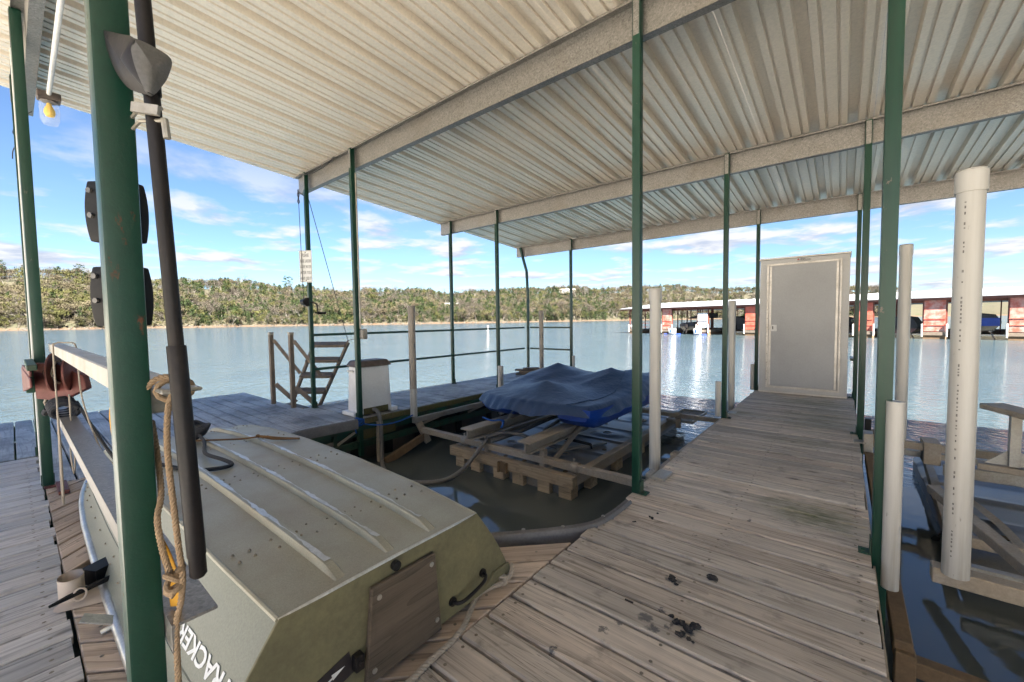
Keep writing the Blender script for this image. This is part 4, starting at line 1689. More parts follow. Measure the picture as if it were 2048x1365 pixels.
# strakes on the hull bottom
for i, ys in enumerate((-.205, -.005, .195)):
    mb = MB()
    x0, x1 = -1.225, -4.2
    rows = []
    for k in range(41):
        x = x0 + (x1 - x0) * k / 40
        _, hb, zb, hg, zg = interp_st(x)
        yc = YC + ys * (hb / .42)
        e = min(1, k / 1.2, (40 - k) / 3)
        z = zb + .004
        rows.append([(x, yc - .022, z), (x, yc - .016, z + .020 * e), (x, yc - .013, z + .0245 * e), (x, yc + .013, z + .0245 * e), (x, yc + .016, z + .020 * e), (x, yc + .030, z)])
    mb.grid(rows)
    sk = mb.build('strake', 'skiff_paint', th, smooth=True, angle=30)
    mb = MB()
    rr = random.Random(i)
    rows = []
    for k in range(3, 100):
        x = x0 + (x1 - x0) * k / 104
        _, hb, zb, hg, zg = interp_st(x)
        yc = YC + ys * (hb / .42)
        wv_ = .012 * (.55 + .45 * math.sin(k * .37 + i)) * rr.uniform(.5, 1.15)
        of = rr.uniform(-.003, .003)
        rows.append([(x, yc + of - wv_, zb + .0294), (x, yc + of + wv_, zb + .0294)])
    mb.grid(rows)
    mb.build('scuffed_crown', 'bare_aluminium', sk)
# rolled chine edges
for sgn in (-1, 1):
    mb = MB()
    pts = []
    for x in xs:
        _, hb, zb, hg, zg = interp_st(x)
        pts.append((x, YC + sgn * (hb - .002), zb - .004))
    mb.tube(pts, .0085, 8)
    mb.build('chine_edge', 'skiff_paint', th, smooth=True)
mb = MB()
mb.tube([(-1.196, YC + .392 * f, .383 + .006 * (1 - f * f) - .003) for f in np.linspace(-1, 1, 15)], .006, 8)
mb.build('transom_lip', 'bare_aluminium', th, smooth=True)
# rivets
mb = MB()
rr = random.Random(3)
for xr in (-1.55, -1.62, -2.35, -2.42, -3.15, -3.22, -3.85, -3.92):
    for yo in (-.33, -.12, .08, .30):
        for d in (0, .075, -.05):
            _, hb, zb, hg, zg = interp_st(xr)
            x_, y_ = xr + rr.uniform(-.02, .02), YC + (yo + d) * hb / .42
            mb.tube([(x_, y_, zb + .003), (x_, y_, zb + .0095)], [.0065, .003], 8)
for sgn in (-1,):
    for x in np.arange(-1.5, -4.4, -.22):
        for f in ((.72, .8) if int(x * 10) % 2 else (.75, .3)):
            _, hb, zb, hg, zg = interp_st(x)
            y_ = YC + sgn * (hb + (hg - hb) * f + .011)
            z_ = zb + (zg - zb) * f
            mb.tube([(x, y_, z_), (x, y_ + sgn * .006, z_)], [.006, .003], 8)
rv = mb.build('rivets', 'rivet_metal', th)
rv['kind'] = 'stuff'
# oarlock tab on the near gunwale
mb = MB()
mb.bar((-2.23, .205, .03), (-2.26, .12, .075), .055, .006)
mb.tube([(-2.21, .20, .02), (-2.21, .165, .012)], .010, 8)
mb.build('oarlock_tab', 'bare_aluminium', th)


# lettering on the near side of the hull, upside down like the boat
def text_mesh(name, s, size, mname, parent, origin, xdir, ydir, align='LEFT', ext=.0005, spacing=1.0, bold=0):
    cu = bpy.data.curves.new(name, 'FONT')
    cu.body = s
    cu.size = size
    cu.extrude = ext
    cu.offset = bold
    cu.align_x = align
    cu.space_character = spacing
    cu.resolution_u = 3
    o = bpy.data.objects.new(name, cu)
    C.objects.link(o)
    dg = bpy.context.evaluated_depsgraph_get()
    me = bpy.data.meshes.new_from_object(o.evaluated_get(dg))
    bpy.data.objects.remove(o)
    bpy.data.curves.remove(cu)
    me.materials.clear()
    me.materials.append(M[mname])
    q = bpy.data.objects.new(name, me)
    C.objects.link(q)
    xd, yd = Vector(xdir).normalized(), Vector(ydir).normalized()
    zd = xd.cross(yd)
    mtx = Matrix((xd, yd, zd)).transposed().to_4x4()
    mtx.translation = Vector(origin) - wloc(parent)
    q.parent = parent
    q.matrix_local = mtx
    return q


_, hb, zb, hg, zg = interp_st(-1.5)
fa = .42
sidev = Vector((0, hg - hb, zb - zg)).normalized()       # up the side in the world, from gunwale to bottom (near side)
oy = YC - (hb + (hg - hb) * fa + .0140)
lt = text_mesh('lettering', 'TRACKER', .066, 'decal_white', th, (-1.232, oy, zb + (zg - zb) * fa), (-1, 0, -.0), (0, -(hg - hb), -(zb - zg)), spacing=1.0, ext=.0005, bold=.0016)
bpy.context.view_layer.update()
ml = lt.matrix_world.copy()
mi = ml.inverted()
for v in lt.data.vertices:
    v.co.x *= 1.42
    lift_ = v.co.z
    wp_ = ml @ v.co
    _, hb_, zb_, hg_, zg_ = interp_st(wp_.x)
    f_ = (zb_ - wp_.z) / (zb_ - zg_)
    wp_.y = YC - (hb_ + (hg_ - hb_) * f_ + .012 * math.sin(PI * min(1, max(0, f_))) + .0022 + lift_)
    v.co = mi @ wp_
# registration stripes near the bow
mb = MB()
for k in range(3):
    x = -4.05 - .06 * k
    _, hb, zb, hg, zg = interp_st(x)
    pts = []
    for f, dx_ in ((.3, 0), (.75, .05)):
        for e in (0, .028):
            pts.append((x - dx_ - e, YC - (hb + (hg - hb) * f + .012 * math.sin(PI * f) + .003), zb + (zg - zb) * f))
    mb.add([pts[0], pts[1], pts[3], pts[2]], [(0, 1, 2, 3)])
mb.build('bow_stripes', 'rope_blue', th)

# things lying on the skiff
mb = MB()
mb.tube(smooth_path([(-3.42, .42, .39), (-3.2, .45, .412), (-2.98, .50, .415), (-2.72, .58, .418), (-2.6, .68, .425), (-2.62, .74, .425), (-2.70, .72, .44), (-2.88, .69, .442), (-3.05, .72, .438), (-3.3, .78, .42), (-3.5, .80, .43)], 8), .0105, 8)
tag(mb.build('loose_black_line', 'rope_black', smooth=True), 'black cord lying in a bend across the skiff bottom', 'cord')
mb = MB()
mb.tube(smooth_path([(-3.5, .70, .405), (-3.3, .80, .425), (-3.15, .95, .425), (-3.08, 1.03, .432), (-3.0, 1.10, .415), (-2.88, 1.20, .415)], 8), .006, 8)
mb.tube(smooth_path([(-3.08, 1.03, .44), (-2.98, 1.13, .42), (-2.87, 1.21, .415)], 8), .007, 8)
mb.blob((-3.08, 1.03, .438), .016, 4, 1, .3)
tag(mb.build('brown_cord', 'cord_brown', smooth=True), 'brown knotted cord lying across the far strakes of the skiff', 'cord')
mb = MB()
for i in range(6):
    mb.tube([(-3.62 + .13 * math.cos(a), .78 + .05 * math.sin(a) + .01 * i, .41 + .012 * i + .01 * math.sin(3 * a + i)) for a in np.linspace(0, 2 * PI, 18)], .013, 7)
tag(mb.build('black_rope_bundle', 'rope_black', smooth=True), 'bundle of black rope on the far end of the skiff behind the post', 'rope')
mb = MB()
mb.tube([(-3.18 + .05 * math.cos(a), .40 + .03 * math.sin(a), .40 + .012 * math.sin(2 * a)) for a in np.linspace(0, 2 * PI, 18)], .014, 7)
tag(mb.build('black_rope_loop', 'rope_black', smooth=True), 'small loop of black rope on the skiff left of the thick post', 'rope')
# tan painter tied at the transom corner, running over the gusset boards
twist_m = twist_rope([(-1.19, 1.435, .055), (-1.165, 1.40, .035), (-1.175, 1.345, .015), (-1.195, 1.30, .013), (-1.205, 1.22, .013), (-1.165, 1.14, .013), (-1.125, 1.06, .013), (-1.105, .98, .013), (-1.10, .89, .013),
                      (-1.09, .80, .013), (-1.07, .70, .013), (-1.02, .58, .013)], .0115, .045)
pr = tag(twist_m.build('painter_rope', 'rope_pale', smooth=True), 'pale twisted rope tied to the skiff corner and lying along the plank seam', 'rope')
mb = MB()
mb.tube([(-1.178 + .018 * math.cos(a), 1.36 + .01 * math.sin(a * .5), .022 + .018 * math.sin(a)) for a in np.linspace(0, 6 * PI, 40)], .008, 7)
mb.build('whipping_knot', 'rope_pale', pr, smooth=True)

# rolled vinyl and black rod under the skiff's near gunwale
th = thing('rolled_mat', 'curled cream vinyl mat lying half under the skiff beside the seam', 'mat', (-2.62, .15, 0))
mb = MB()
rows = []
for i in range(40):
    a = i / 39 * 2 * PI * 1.35
    r_ = .058 - .014 * i / 39
    rows.append([(-2.63 + r_ * math.cos(a + 2.2), .118 + r_ * .75 * math.sin(a + 2.2), z) for z in (.004, .03, .075, .098)])
mb.grid(rows)
mb.grid([[Vector(q) + Vector((0, 0, 0)) + (Vector((q[0], q[1], 0)) - Vector((-2.63, .118, 0))).normalized() * .003 for q in r_] for r_ in rows])
mb.build('curl', 'vinyl_cream', th, smooth=True, recalc=False)
mb = MB()
mb.grid([[(-2.68 + .16 * i / 6, .075 + .02 * math.sin(i), .006), (-2.60 + .16 * i / 6, .27, .006 + .004 * math.sin(i * 2))] for i in range(7)])
mb.build('flat_end', 'vinyl_cream', th, smooth=True)
mb = MB()
mb.tube([(-2.52, .045, .045), (-2.535, .10, .05), (-2.56, .20, .055), (-2.60, .35, .06)], [.006, .011, .012, .012], 8)
mb.bar((-2.66, .17, .05), (-2.75, .33, .05), .09, .07)
tag(mb.build('black_rod', 'black_plastic', smooth=True, angle=40), 'black plastic rod sticking out from under the skiff by the cream mat', 'rod')
mb = MB()
mb.tube([(-2.535, .135 + .02 * math.cos(a), .045 + .026 * math.sin(a)) for a in np.linspace(0, 2 * PI, 16)], .004, 6)
tag(mb.build('cream_ring', 'vinyl_cream', smooth=True), 'small cream ring around the black rod by the skiff', 'ring')
# foot plate of the left post
mb = MB()
mb.box(-4.60, -4.30, .16, .215, .002, .03)
mb.box(-4.66, -4.55, .10, .158, .002, .012)
tag(mb.build('post_shoe', 'rust_red', bevel=.003), 'rusty foot bracket at the base of the reel post', 'bracket')

# ================================================================== BOAT LIFT IN THE SLIP
th = thing('boat_lift', 'silt-stained floating boat lift with ribbed tank platform in the slip', 'boat lift', (-2.9, 5.0, -.58))
X0, X1, Y0, Y1 = -3.72, -2.06, 3.42, 6.95
ZT = -.375


def ch(name, p, q, wd, ht, m='silt_metal', par=None):
    mb = MB()
    mb.bar(p, q, wd, ht)
    return mb.build(name, m, par or th, bevel=.004)


ch('front_rail', (X0 - .05, Y0, ZT - .02), (X1 + .05, Y0, ZT - .02), .09, .115, 'silt_wood')
ch('rear_rail', (X0 - .05, Y1, ZT - .03), (X1 + .05, Y1, ZT - .03), .09, .10)
ch('side_rail', (X1, Y0 + .046, ZT - .02), (X1, Y1 - .046, ZT - .02), .085, .11)
ch('side_rail', (X0, Y0 + .046, ZT - .02), (X0, Y1 - .046, ZT - .02), .085, .11)
# tank top: ribbed panels with round dimples, each tank a part
for i, (ta, tb) in enumerate(((X0 + .05, -2.93), (-2.89, X1 - .05))):
    nx, ny = 26, 96
    rows = []
    for j in range(ny + 1):
        y = Y0 + .05 + (Y1 - Y0 - .1) * j / ny
        row = []
        for k in range(nx + 1):
            x = ta + (tb - ta) * k / nx
            z = ZT - .012
            # cross ribs
            yr = (y - 3.75) / .56
            d = abs(yr - round(yr)) * .56
            z += .016 * max(0, 1 - (d / .035) ** 2) if d < .035 else 0
            # dimples: shallow pressed dishes with raised ring
            for cy in (4.02, 5.14, 6.26):
                cxm = (ta + tb) / 2
                r_ = math.hypot((x - cxm) / 1.25, y - cy)
                if r_ < .21:
                    z += .030 * (1 - (r_ / .21) ** 2) ** 1.5
                if r_ < .05:
                    z -= .012
            row.append((x, y, z))
        rows.append(row)
    mb = MB()
    mb.grid(rows)
    mb.box(ta, tb, Y0 + .05, Y1 - .05, -.70, ZT - .035)
    tk = mb.build('float_tank', 'tank_plastic', th, smooth=True, angle=35)
    for cy in (4.02, 5.14):
        mb = MB()
        mb.tube([((ta + tb) / 2 + .055 * math.cos(a), cy + .05 * math.sin(a), ZT + .012) for a in np.linspace(0, 2 * PI, 18)], .006, 6)
        mb.build('fill_cap', 'silt_metal', tk, smooth=True)
    mb = MB()
    for yy in (3.6, 4.5, 5.65):
        for xx in (ta + .12, tb - .12):
            mb.tube([(xx, yy, ZT - .012), (xx, yy, ZT - .0045)], [.028, .022], 12)
    mb.build('bolt_pockets', 'silt_heavy', tk)
# feet below the front rail
for i, x in enumerate((-3.62, -3.36, -3.0, -2.72, -2.38, -2.12)):
    mb = MB()
    mb.box(x - .075, x + .075, Y0 - .015, Y0 + .12, -.66, ZT - .083)
    mb.build('rail_block', 'silt_wood', th, bevel=.005)
for i, y in enumerate((3.85, 4.5, 5.2)):
    mb = MB()
    mb.box(X1 - .05, X1 + .03, y - .08, y + .08, -.66, ZT - .083)
    mb.build('rail_block', 'silt_wood', th, bevel=.005)
mb = MB()
mb.box(-2.95, -2.83, Y0 - .065, Y0 - .048, ZT - .10, ZT + .015)
mb.box(-2.95, -2.93, Y0 - .09, Y0 - .066, ZT - .10, ZT + .015)
mb.box(-2.85, -2.83, Y0 - .09, Y0 - .066, ZT - .10, ZT + .015)
mb.build('channel_bracket', 'silt_heavy', th)
# cross tubes on the arms
CZ = -.27
ch('front_cross_tube', (-4.42, 3.49, CZ), (-1.12, 3.49, CZ), .07, .07)
ch('rear_cross_tube', (-4.42, 6.12, CZ + .05), (-1.14, 6.12, CZ + .05), .06, .06)
for x in (-3.60, -2.04):
    mb = MB()
    rows = [[(x - .035, 3.49 + .055 * math.cos(a), CZ + .055 * math.sin(a)), (x + .035, 3.49 + .055 * math.cos(a), CZ + .055 * math.sin(a))] for a in np.linspace(0, 2 * PI, 17)]
    mb.grid(rows)
    mb.box(x - .03, x + .03, 3.45, 3.53, ZT, CZ - .056)
    mb.tube([(x - .02, 3.49, CZ + .06), (x - .02, 3.49, CZ + .085)], .012, 6)
    mb.build('pivot_clamp', 'dull_aluminium' if x < -3 else 'silt_metal', th, smooth=True)
mb = MB()
rows = [[(-1.85 - .035, 6.12 + .05 * math.cos(a), CZ + .05 + .05 * math.sin(a)), (-1.85 + .035, 6.12 + .05 * math.cos(a), CZ + .05 + .05 * math.sin(a))] for a in np.linspace(0, 2 * PI, 17)]
mb.grid(rows)
mb.box(-1.88, -1.82, 6.09, 6.15, ZT - .03, CZ)
mb.build('pivot_clamp', 'silt_metal', th, smooth=True)
# side arms and struts
ch('left_arm', (-4.5, 3.38, -.135), (-4.5, 6.4, -.125), .055, .07, 'dull_aluminium')
ch('right_arm', (-1.215, 3.30, -.135), (-1.215, 6.35, -.175), .055, .075, 'silt_metal')
ch('arm_leg', (-4.5, 3.47, -.17), (-4.46, 3.60, -.47), .05, .09, 'silt_metal')
ch('arm_strut', (-4.48, 3.62, -.36), (-4.48, 2.93, -.57), .05, .10, 'silt_heavy')
ch('arm_leg', (-4.5, 6.05, -.17), (-4.48, 6.12, -.5), .05, .08, 'silt_metal')
ch('guide_channel', (-4.6, 2.93, -.06), (-4.6, 2.93, -.62), .045, .08, 'silt_metal')
mb = MB()
mb.box(-1.10, -1.0, 2.98, 3.18, -.03, .018)
mb.box(-1.155, -1.105, 3.02, 3.14, -.11, .018)
mb.build('hinge_plate', 'dull_aluminium', th, bevel=.004)
mb = MB()
mb.box(-1.10, -1.02, 5.6, 5.74, -.03, .016)
mb.build('hinge_plate', 'dull_aluminium', th, bevel=.004)
mb = MB()
for a, b in (((-1.18, 3.62), (-1.12, 3.66)),):
    mb.box(-1.175, -1.105, 3.66, 3.672, -.09, .0)
    mb.box(-1.175, -1.105, 3.76, 3.772, -.09, .0)
    mb.box(-1.175, -1.17, 3.673, 3.759, -.09, .0)
mb.build('channel_clip', 'silt_metal', th)
# bunks and legs
BZ = -.035
for x in (-3.34, -2.50):
    mb = MB()
    mb.box(x - .085, x + .085, 3.24, 6.55, BZ - .018, BZ)
    mb.box(x - .012, x + .012, 3.26, 6.53, BZ - .12, BZ - .0185)
    mb.box(x - .05, x + .05, 3.26, 6.53, BZ - .132, BZ - .1205)
    bk = mb.build('bunk', 'silt_metal', th, bevel=.003)
    for y in (3.50, 6.1):
        mb = MB()
        xl = x + .1 if x < -3 else x + .06
        mb.box(xl - .03, xl + .03, y - .03, y + .03, ZT, BZ - .13)
        mb.box(xl - .10, xl + .10, y - .07, y + .07, ZT - .004, ZT + .012)
        for a in (-1, 1):
            mb.tube([(xl + a * .075, y, ZT + .012), (xl + a * .075, y, ZT + .03)], .012, 6)
        mb.build('leg', 'silt_metal', bk, bevel=.002)
ch('brace', (-2.40, 3.56, ZT + .03), (-2.46, 4.35, BZ - .06), .03, .06, 'silt_metal')
ch('brace', (-2.32, 4.7, ZT + .012), (-2.75, 3.75, ZT + .03), .08, .025, 'dull_aluminium')
ch('brace', (-3.2, 4.6, ZT + .05), (-3.12, 5.6, BZ - .09), .05, .03, 'dull_aluminium')
mb = MB()
mb.tube([(-2.72, 4.3, ZT + .10), (-2.35, 4.38, ZT + .06)], .018, 8)
mb.tube([(-2.35, 4.38, ZT + .07), (-2.34, 4.38, ZT + .01)], .012, 8)
mb.build('latch_bar', 'black_steel', th, smooth=True)
# expanded metal tray at the far right corner
mb = MB()
bx0, bx1, by0, by1, bz = -2.04, -1.68, 6.20, 7.0, -.33
for k in range(13):
    f = k / 12
    mb.bar((bx0, by0 + (by1 - by0) * f, bz), (bx1, by0 + (by1 - by0) * min(1, f + .12), bz), .008, .01)
    mb.bar((bx0, by0 + (by1 - by0) * f, bz + .002), (bx1, by0 + (by1 - by0) * max(0, f - .12), bz + .002), .008, .01)
for p, q in (((bx0, by0), (bx1, by0)), ((bx1, by0), (bx1, by1)), ((bx1, by1), (bx0, by1)), ((bx0, by1), (bx0, by0))):
    mb.bar((*p, bz + .01), (*q, bz + .01), .02, .04)
mb.build('mesh_step', 'expanded_mesh', th)
# air hoses
mb = MB()
mb.tube(smooth_path([(-3.2, 3.44, -.16), (-3.12, 3.6, -.13), (-2.95, 3.75, -.15), (-2.78, 3.85, -.22), (-2.6, 4.0, -.30)], 8), .022, 10)
mb.build('air_hose', 'rubber_grey', th, smooth=True)
mb = MB()
mb.tube(smooth_path([(-3.15, 3.46, -.20), (-3.05, 3.9, -.16), (-2.98, 4.4, -.10), (-2.9, 4.8, -.08)], 8), .022, 10)
mb.build('air_hose', 'hose_grey', th, smooth=True)
mb = MB()
mb.tube(smooth_path([(-4.72, 2.93, .07), (-4.65, 2.92, .075), (-4.59, 2.925, .02), (-4.57, 2.93, -.15), (-4.55, 2.92, -.42), (-4.45, 2.85, -.53), (-4.18, 2.73, -.575), (-3.88, 2.66, -.572), (-3.55, 2.78, -.565), (-3.40, 2.95, -.555),
                     (-3.33, 3.12, -.50), (-3.28, 3.28, -.38), (-3.23, 3.40, -.24), (-3.2, 3.44, -.18)], 8), .024, 12)
tag(mb.build('grey_hose', 'hose_grey', smooth=True), 'thick grey air hose drooping from dock box into water and up to lift', 'hose')


# lift guide pipes
def pvc(label, x, y, z0, z1, r, m='pvc_white', low=None, cap=1.15):
    th = thing('guide_pipe', label, 'pipe', (x, y, z0), 'plastic lift guide pipes')
    mb = MB()
    zs = z0 if low is None else low
    mb.tube([(x, y, zs), (x, y, z1 - .06)], r, 24)
    mb.build('pipe', m, th, smooth=True)
    if low is not None:
        mb = MB()
        mb.tube([(x, y, z0), (x, y, low)], r * 1.001, 24)
        mb.build('lower_sleeve', 'pvc_white', th, smooth=True)
    mb = MB()
    mb.tube([(x, y, z1 - .10), (x, y, z1 - .01), (x, y, z1)], [r * cap, r * cap, r * cap * .88], 24)
    mb.build('cap', m, th, smooth=True, angle=30)
    return th


pvc('pale plastic guide pipe beside the tall centre post', -1.205, 3.36, -.06, 1.45, .045, cap=1.12)
pvc('brown-grey plastic guide pipe in front of the left finger railing', -4.5, 3.40, -.08, 1.415, .047, 'pvc_grey', .30, cap=1.05)
pvc('brown-grey plastic guide pipe near the far end of the left finger', -4.55, 6.5, -.08, 1.39, .042, 'pvc_grey', cap=1.05)
pvc('pale plastic guide pipe left of the white locker', -1.195, 6.30, -.1, 1.435, .044, cap=1.1)
big = pvc('thick white plastic guide pipe with printed line at far right', .432, 2.74, -.02, 1.845, .047, cap=1.13)
pvc('white plastic guide pipe just right of the thick right post', .468, 5.62, -.14, 1.90, .048, cap=1.1)
# printed line down the near face of the big pipe
rr = random.Random(2)
mb = MB()
z = .08
aa = R(-118)
while z < 1.7:
    L_ = rr.choice([.006, .009, .012])
    if rr.random() < .72:
        for da in (-.03, .03):
            a = aa + da + rr.uniform(-.01, .01)
            vs = []
            for a2, z2 in ((a - .02, z), (a + .02, z), (a + .02, z + L_), (a - .02, z + L_)):
                vs.append((.432 + .0475 * math.cos(a2), 2.74 + .0475 * math.sin(a2), z2))
            mb.add(vs, [(0, 1, 2, 3)])
    z += L_ + rr.uniform(.006, .018)
mb.build('printed_line', 'decal_dark', big)

# ================================================================== COVERED PEDAL BOAT
th = thing('pedal_boat', 'small blue twin-hull pedal boat under a blue cover on the lift', 'pedal boat', (-2.92, 4.9, BZ))


def hull(xc, hw):
    mb = MB()
    rows = []
    for j in range(25):
        f = j / 24
        y = 3.90 + 2.15 * f
        e = min(1, f / .10) ** .5
        g = min(1, (1 - f) / .12) ** .5
        kk = min(e, g)
        zb_ = BZ + .002 + (1 - e) * .11 + (1 - g) * .1
        rows.append([(xc - hw * (.80 + .20 * kk), y, .215), (xc - hw * .96 * (.82 + .18 * kk), y, .12), (xc - hw * .84 * (.8 + .2 * kk), y, zb_ + .05), (xc - hw * .62, y, zb_ + .006),
                     (xc, y, zb_), (xc + hw * .62, y, zb_ + .006), (xc + hw * .84 * (.8 + .2 * kk), y, zb_ + .05), (xc + hw * .96 * (.82 + .18 * kk), y, .12), (xc + hw * (.80 + .20 * kk), y, .215)])
    mb.grid(rows)
    k = len(rows[0])
    mb.add(rows[0], [tuple(range(k))])
    mb.add(rows[-1], [tuple(range(k))[::-1]])
    return mb


hull(-2.33, .285).build('hull', 'hull_blue', th, smooth=True, angle=50)
hull(-3.47, .285).build('hull', 'hull_blue', th, smooth=True, angle=50)
mb = MB()
mb.box(-3.1, -2.7, 3.98, 5.9, .09, .2)
mb.build('bridge_deck', 'black_plastic', th, bevel=.02, segs=2)
PK = [(-3.40, 5.30, .545, .50), (-2.55, 5.36, .525, .55), (-2.97, 4.36, .425, .42), (-2.35, 5.62, .47, .5), (-3.5, 5.65, .47, .5), (-2.15, 5.9, .42, .5)]
mbk = []
nx, ny = 76, 96
rows = []
rc = random.Random(4)
for j in range(ny + 1):
    v = -1 + 2 * j / ny
    row = []
    for i in range(nx + 1):
        u = -1 + 2 * i / nx
        # rounded rectangle plan, nose slightly pulled out at the left front
        su, sv = u * math.sqrt(1 - .30 * v * v), v * math.sqrt(1 - .22 * u * u)
        x = -2.93 + 1.02 * su
        y = 4.92 + 1.28 * sv
        if v < 0:
            y += .10 * u * u * 1.0 - .06 * (1 - u * u)
        ed = max(abs(u), abs(v))
        z = .235
        ssum = 0
        for px, py, ph, sl in PK:
            d = math.hypot(x - px, y - py)
            ssum += math.exp((ph - sl * .66 * d ** .90) * 22)
        z = max(z, math.log(ssum + math.exp(.235 * 22)) / 22)
        # folds: radiating wrinkles strongest near the hem
        ang = math.atan2(v, u)
        hem = max(0, (ed - .72) / .28)
        z += .010 * math.sin(ang * 34 + 2.0 * math.sin(ang * 5)) * hem * (1 - .6 * hem)
        z += .007 * math.sin(x * 19 + 4 * math.sin(y * 3.1)) * (1 - hem) * .6
        if ed > .86:
            f = (ed - .86) / .14
            z -= .105 * f ** 1.4 + .022 * math.sin(ang * 9 + 1) * f
            pull = .035 * f + .010 * math.sin(ang * 41) * f
            n_ = math.hypot(u, v)
            x -= pull * u / n_
            y -= pull * v / n_
        row.append((x, y, z))
    rows.append(row)
mb = MB()
mb.grid(rows)
cv = mb.build('cover', 'tarp_blue', th, smooth=True, angle=80)
mb = MB()
pts = []
for i in range(8, nx - 2):
    q = rows[int(ny * .20)][i] if False else None
# stitched seam across the right side of the cover
for j in range(6, ny - 8):
    q = Vector(rows[j][int(nx * .80 + 5 * math.sin(j * .05))]) + Vector((0, 0, .004))
    pts.append(q)
mb.tube(pts, .0045, 5)
mb.build('seam', 'tarp_blue', cv, smooth=True)
mb = MB()
mb.bar((-2.035, 4.62, .20), (-2.12, 4.62, -.02), .03, .006)
mb.build('strap', 'black_plastic', th)
mb = MB()
for i in range(7):
    c_ = Vector((-3.12 - .012 * i, 3.86 - .012 * i, .125 - .026 * i))
    mb.tube([c_ + (Vector((.0, .009, 0)) if i % 2 else Vector((.009, 0, 0))) * math.cos(a) + Vector((0, 0, .017)) * math.sin(a) for a in np.linspace(0, 2 * PI, 12)], .0032, 5)
mb.build('bow_chain', 'dull_aluminium', th, smooth=True)
mb = MB()
mb.box(-3.2, -3.07, 3.85, 3.858, .12, .16)
mb.build('cover_tag', 'white_paint', th)
mb = MB()
mb.tube(smooth_path([(-3.5, 3.70, -.01), (-3.34, 3.68, -.022), (-3.24, 3.72, -.01), (-3.2, 3.74, -.03)], 6), .011, 8)
mb.tube(smooth_path([(-3.2, 3.74, -.02), (-3.19, 3.72, -.06), (-3.20, 3.70, -.10)], 6), .014, 8)
mb.blob((-3.2, 3.73, -.02), .024, 2, 1, .3)
tag(mb.build('blue_mooring_rope', 'rope_blue', smooth=True), 'short blue rope knotted to the chain on the left lift bunk', 'rope')

# ================================================================== LEFT FINGER: DOCK BOX, LADDER, SIGN
th = thing('dock_box', 'white plastic dock box with rusty brown lid on the left finger', 'dock box', (-4.95, 2.98, 0))


def taper_box(x0, x1, y0, y1, z0, z1, t_):
    mb = MB()
    mb.add([(x0, y0, z0), (x1, y0, z0), (x1, y1, z0), (x0, y1, z0), (x0 + t_, y0 + t_, z1), (x1 - t_, y0 + t_, z1), (x1 - t_, y1 - t_, z1), (x0 + t_, y1 - t_, z1)],
           [(3, 2, 1, 0), (4, 5, 6, 7), (0, 1, 5, 4), (1, 2, 6, 5), (2, 3, 7, 6), (3, 0, 4, 7)])
    return mb


taper_box(-5.06, -4.74, 2.76, 3.22, .02, .635, .018).build('body', 'dock_box_white', th, bevel=.02, segs=3)
taper_box(-5.075, -4.725, 2.745, 3.235, .63, .71, .045).build('lid', 'lid_brown', th, bevel=.02, segs=3)
mb = MB()
mb.box(-5.10, -4.80, 2.70, 2.79, .002, .05)
mb.box(-5.08, -4.72, 3.2, 3.30, .002, .06)
mb.build('foot', 'dock_box_white', th, bevel=.012, segs=2)
mb = MB()
mb.box(-4.748, -4.735, 2.80, 3.16, .02, .10)
mb.build('hose_recess', 'old_board', th)
mb = MB()
mb.box(-5.03, -4.9, 2.755, 2.768, .56, .585)
mb.build('lid_latch', 'pvc_white', th, bevel=.004)
# blue rope tied round the post below the box
th = thing('blue_rope', 'bright blue rope tied round the post and trailing to the guide pipe', 'rope', (-4.63, 2.68, -.04))
mb = MB()
for k in range(4):
    mb.tube([(-4.63 + .044 * math.cos(a), 2.68 + .044 * math.sin(a), -.055 + .022 * k + .016 * math.sin(a + k)) for a in np.linspace(0, 2 * PI, 20)], .0105, 7)
mb.blob((-4.60, 2.635, -.03), .026, 5, 2, .3)
mb.tube(smooth_path([(-4.61, 2.63, -.04), (-4.60, 2.60, -.09), (-4.605, 2.61, -.15)], 5), .009, 7)
mb.build('wraps', 'rope_blue', th, smooth=True)
mb = MB()
mb.tube(sag((-4.59, 2.70, -.05), (-4.47, 3.42, -.03), .07, 16), .009, 8)
mb.build('trailing_line', 'rope_blue', th, smooth=True)
# junction box with meter on that post, conduit
th = thing('junction_box', 'grey weatherproof outlet box on the post above the dock box', 'outlet box', (-4.56, 2.72, 1.07))
mb = MB()
mb.box(-4.60, -4.52, 2.70, 2.755, 1.0, 1.125)
mb.build('case', 'dull_aluminium', th, bevel=.008, segs=2)
mb = MB()
mb.box(-4.592, -4.528, 2.688, 2.6995, 1.012, 1.113)
mb.build('cover', 'galvanised', th, bevel=.004)
mb = MB()
mb.tube([(-4.585, 2.70, 1.126), (-4.585, 2.70, 3.0)], .010, 8)
mb.box(-4.598, -4.570, 2.69, 2.705, 1.86, 1.875)
tag(mb.build('post_conduit', 'dull_aluminium', smooth=True, angle=40), 'thin grey conduit running up the dock box post', 'pipe')

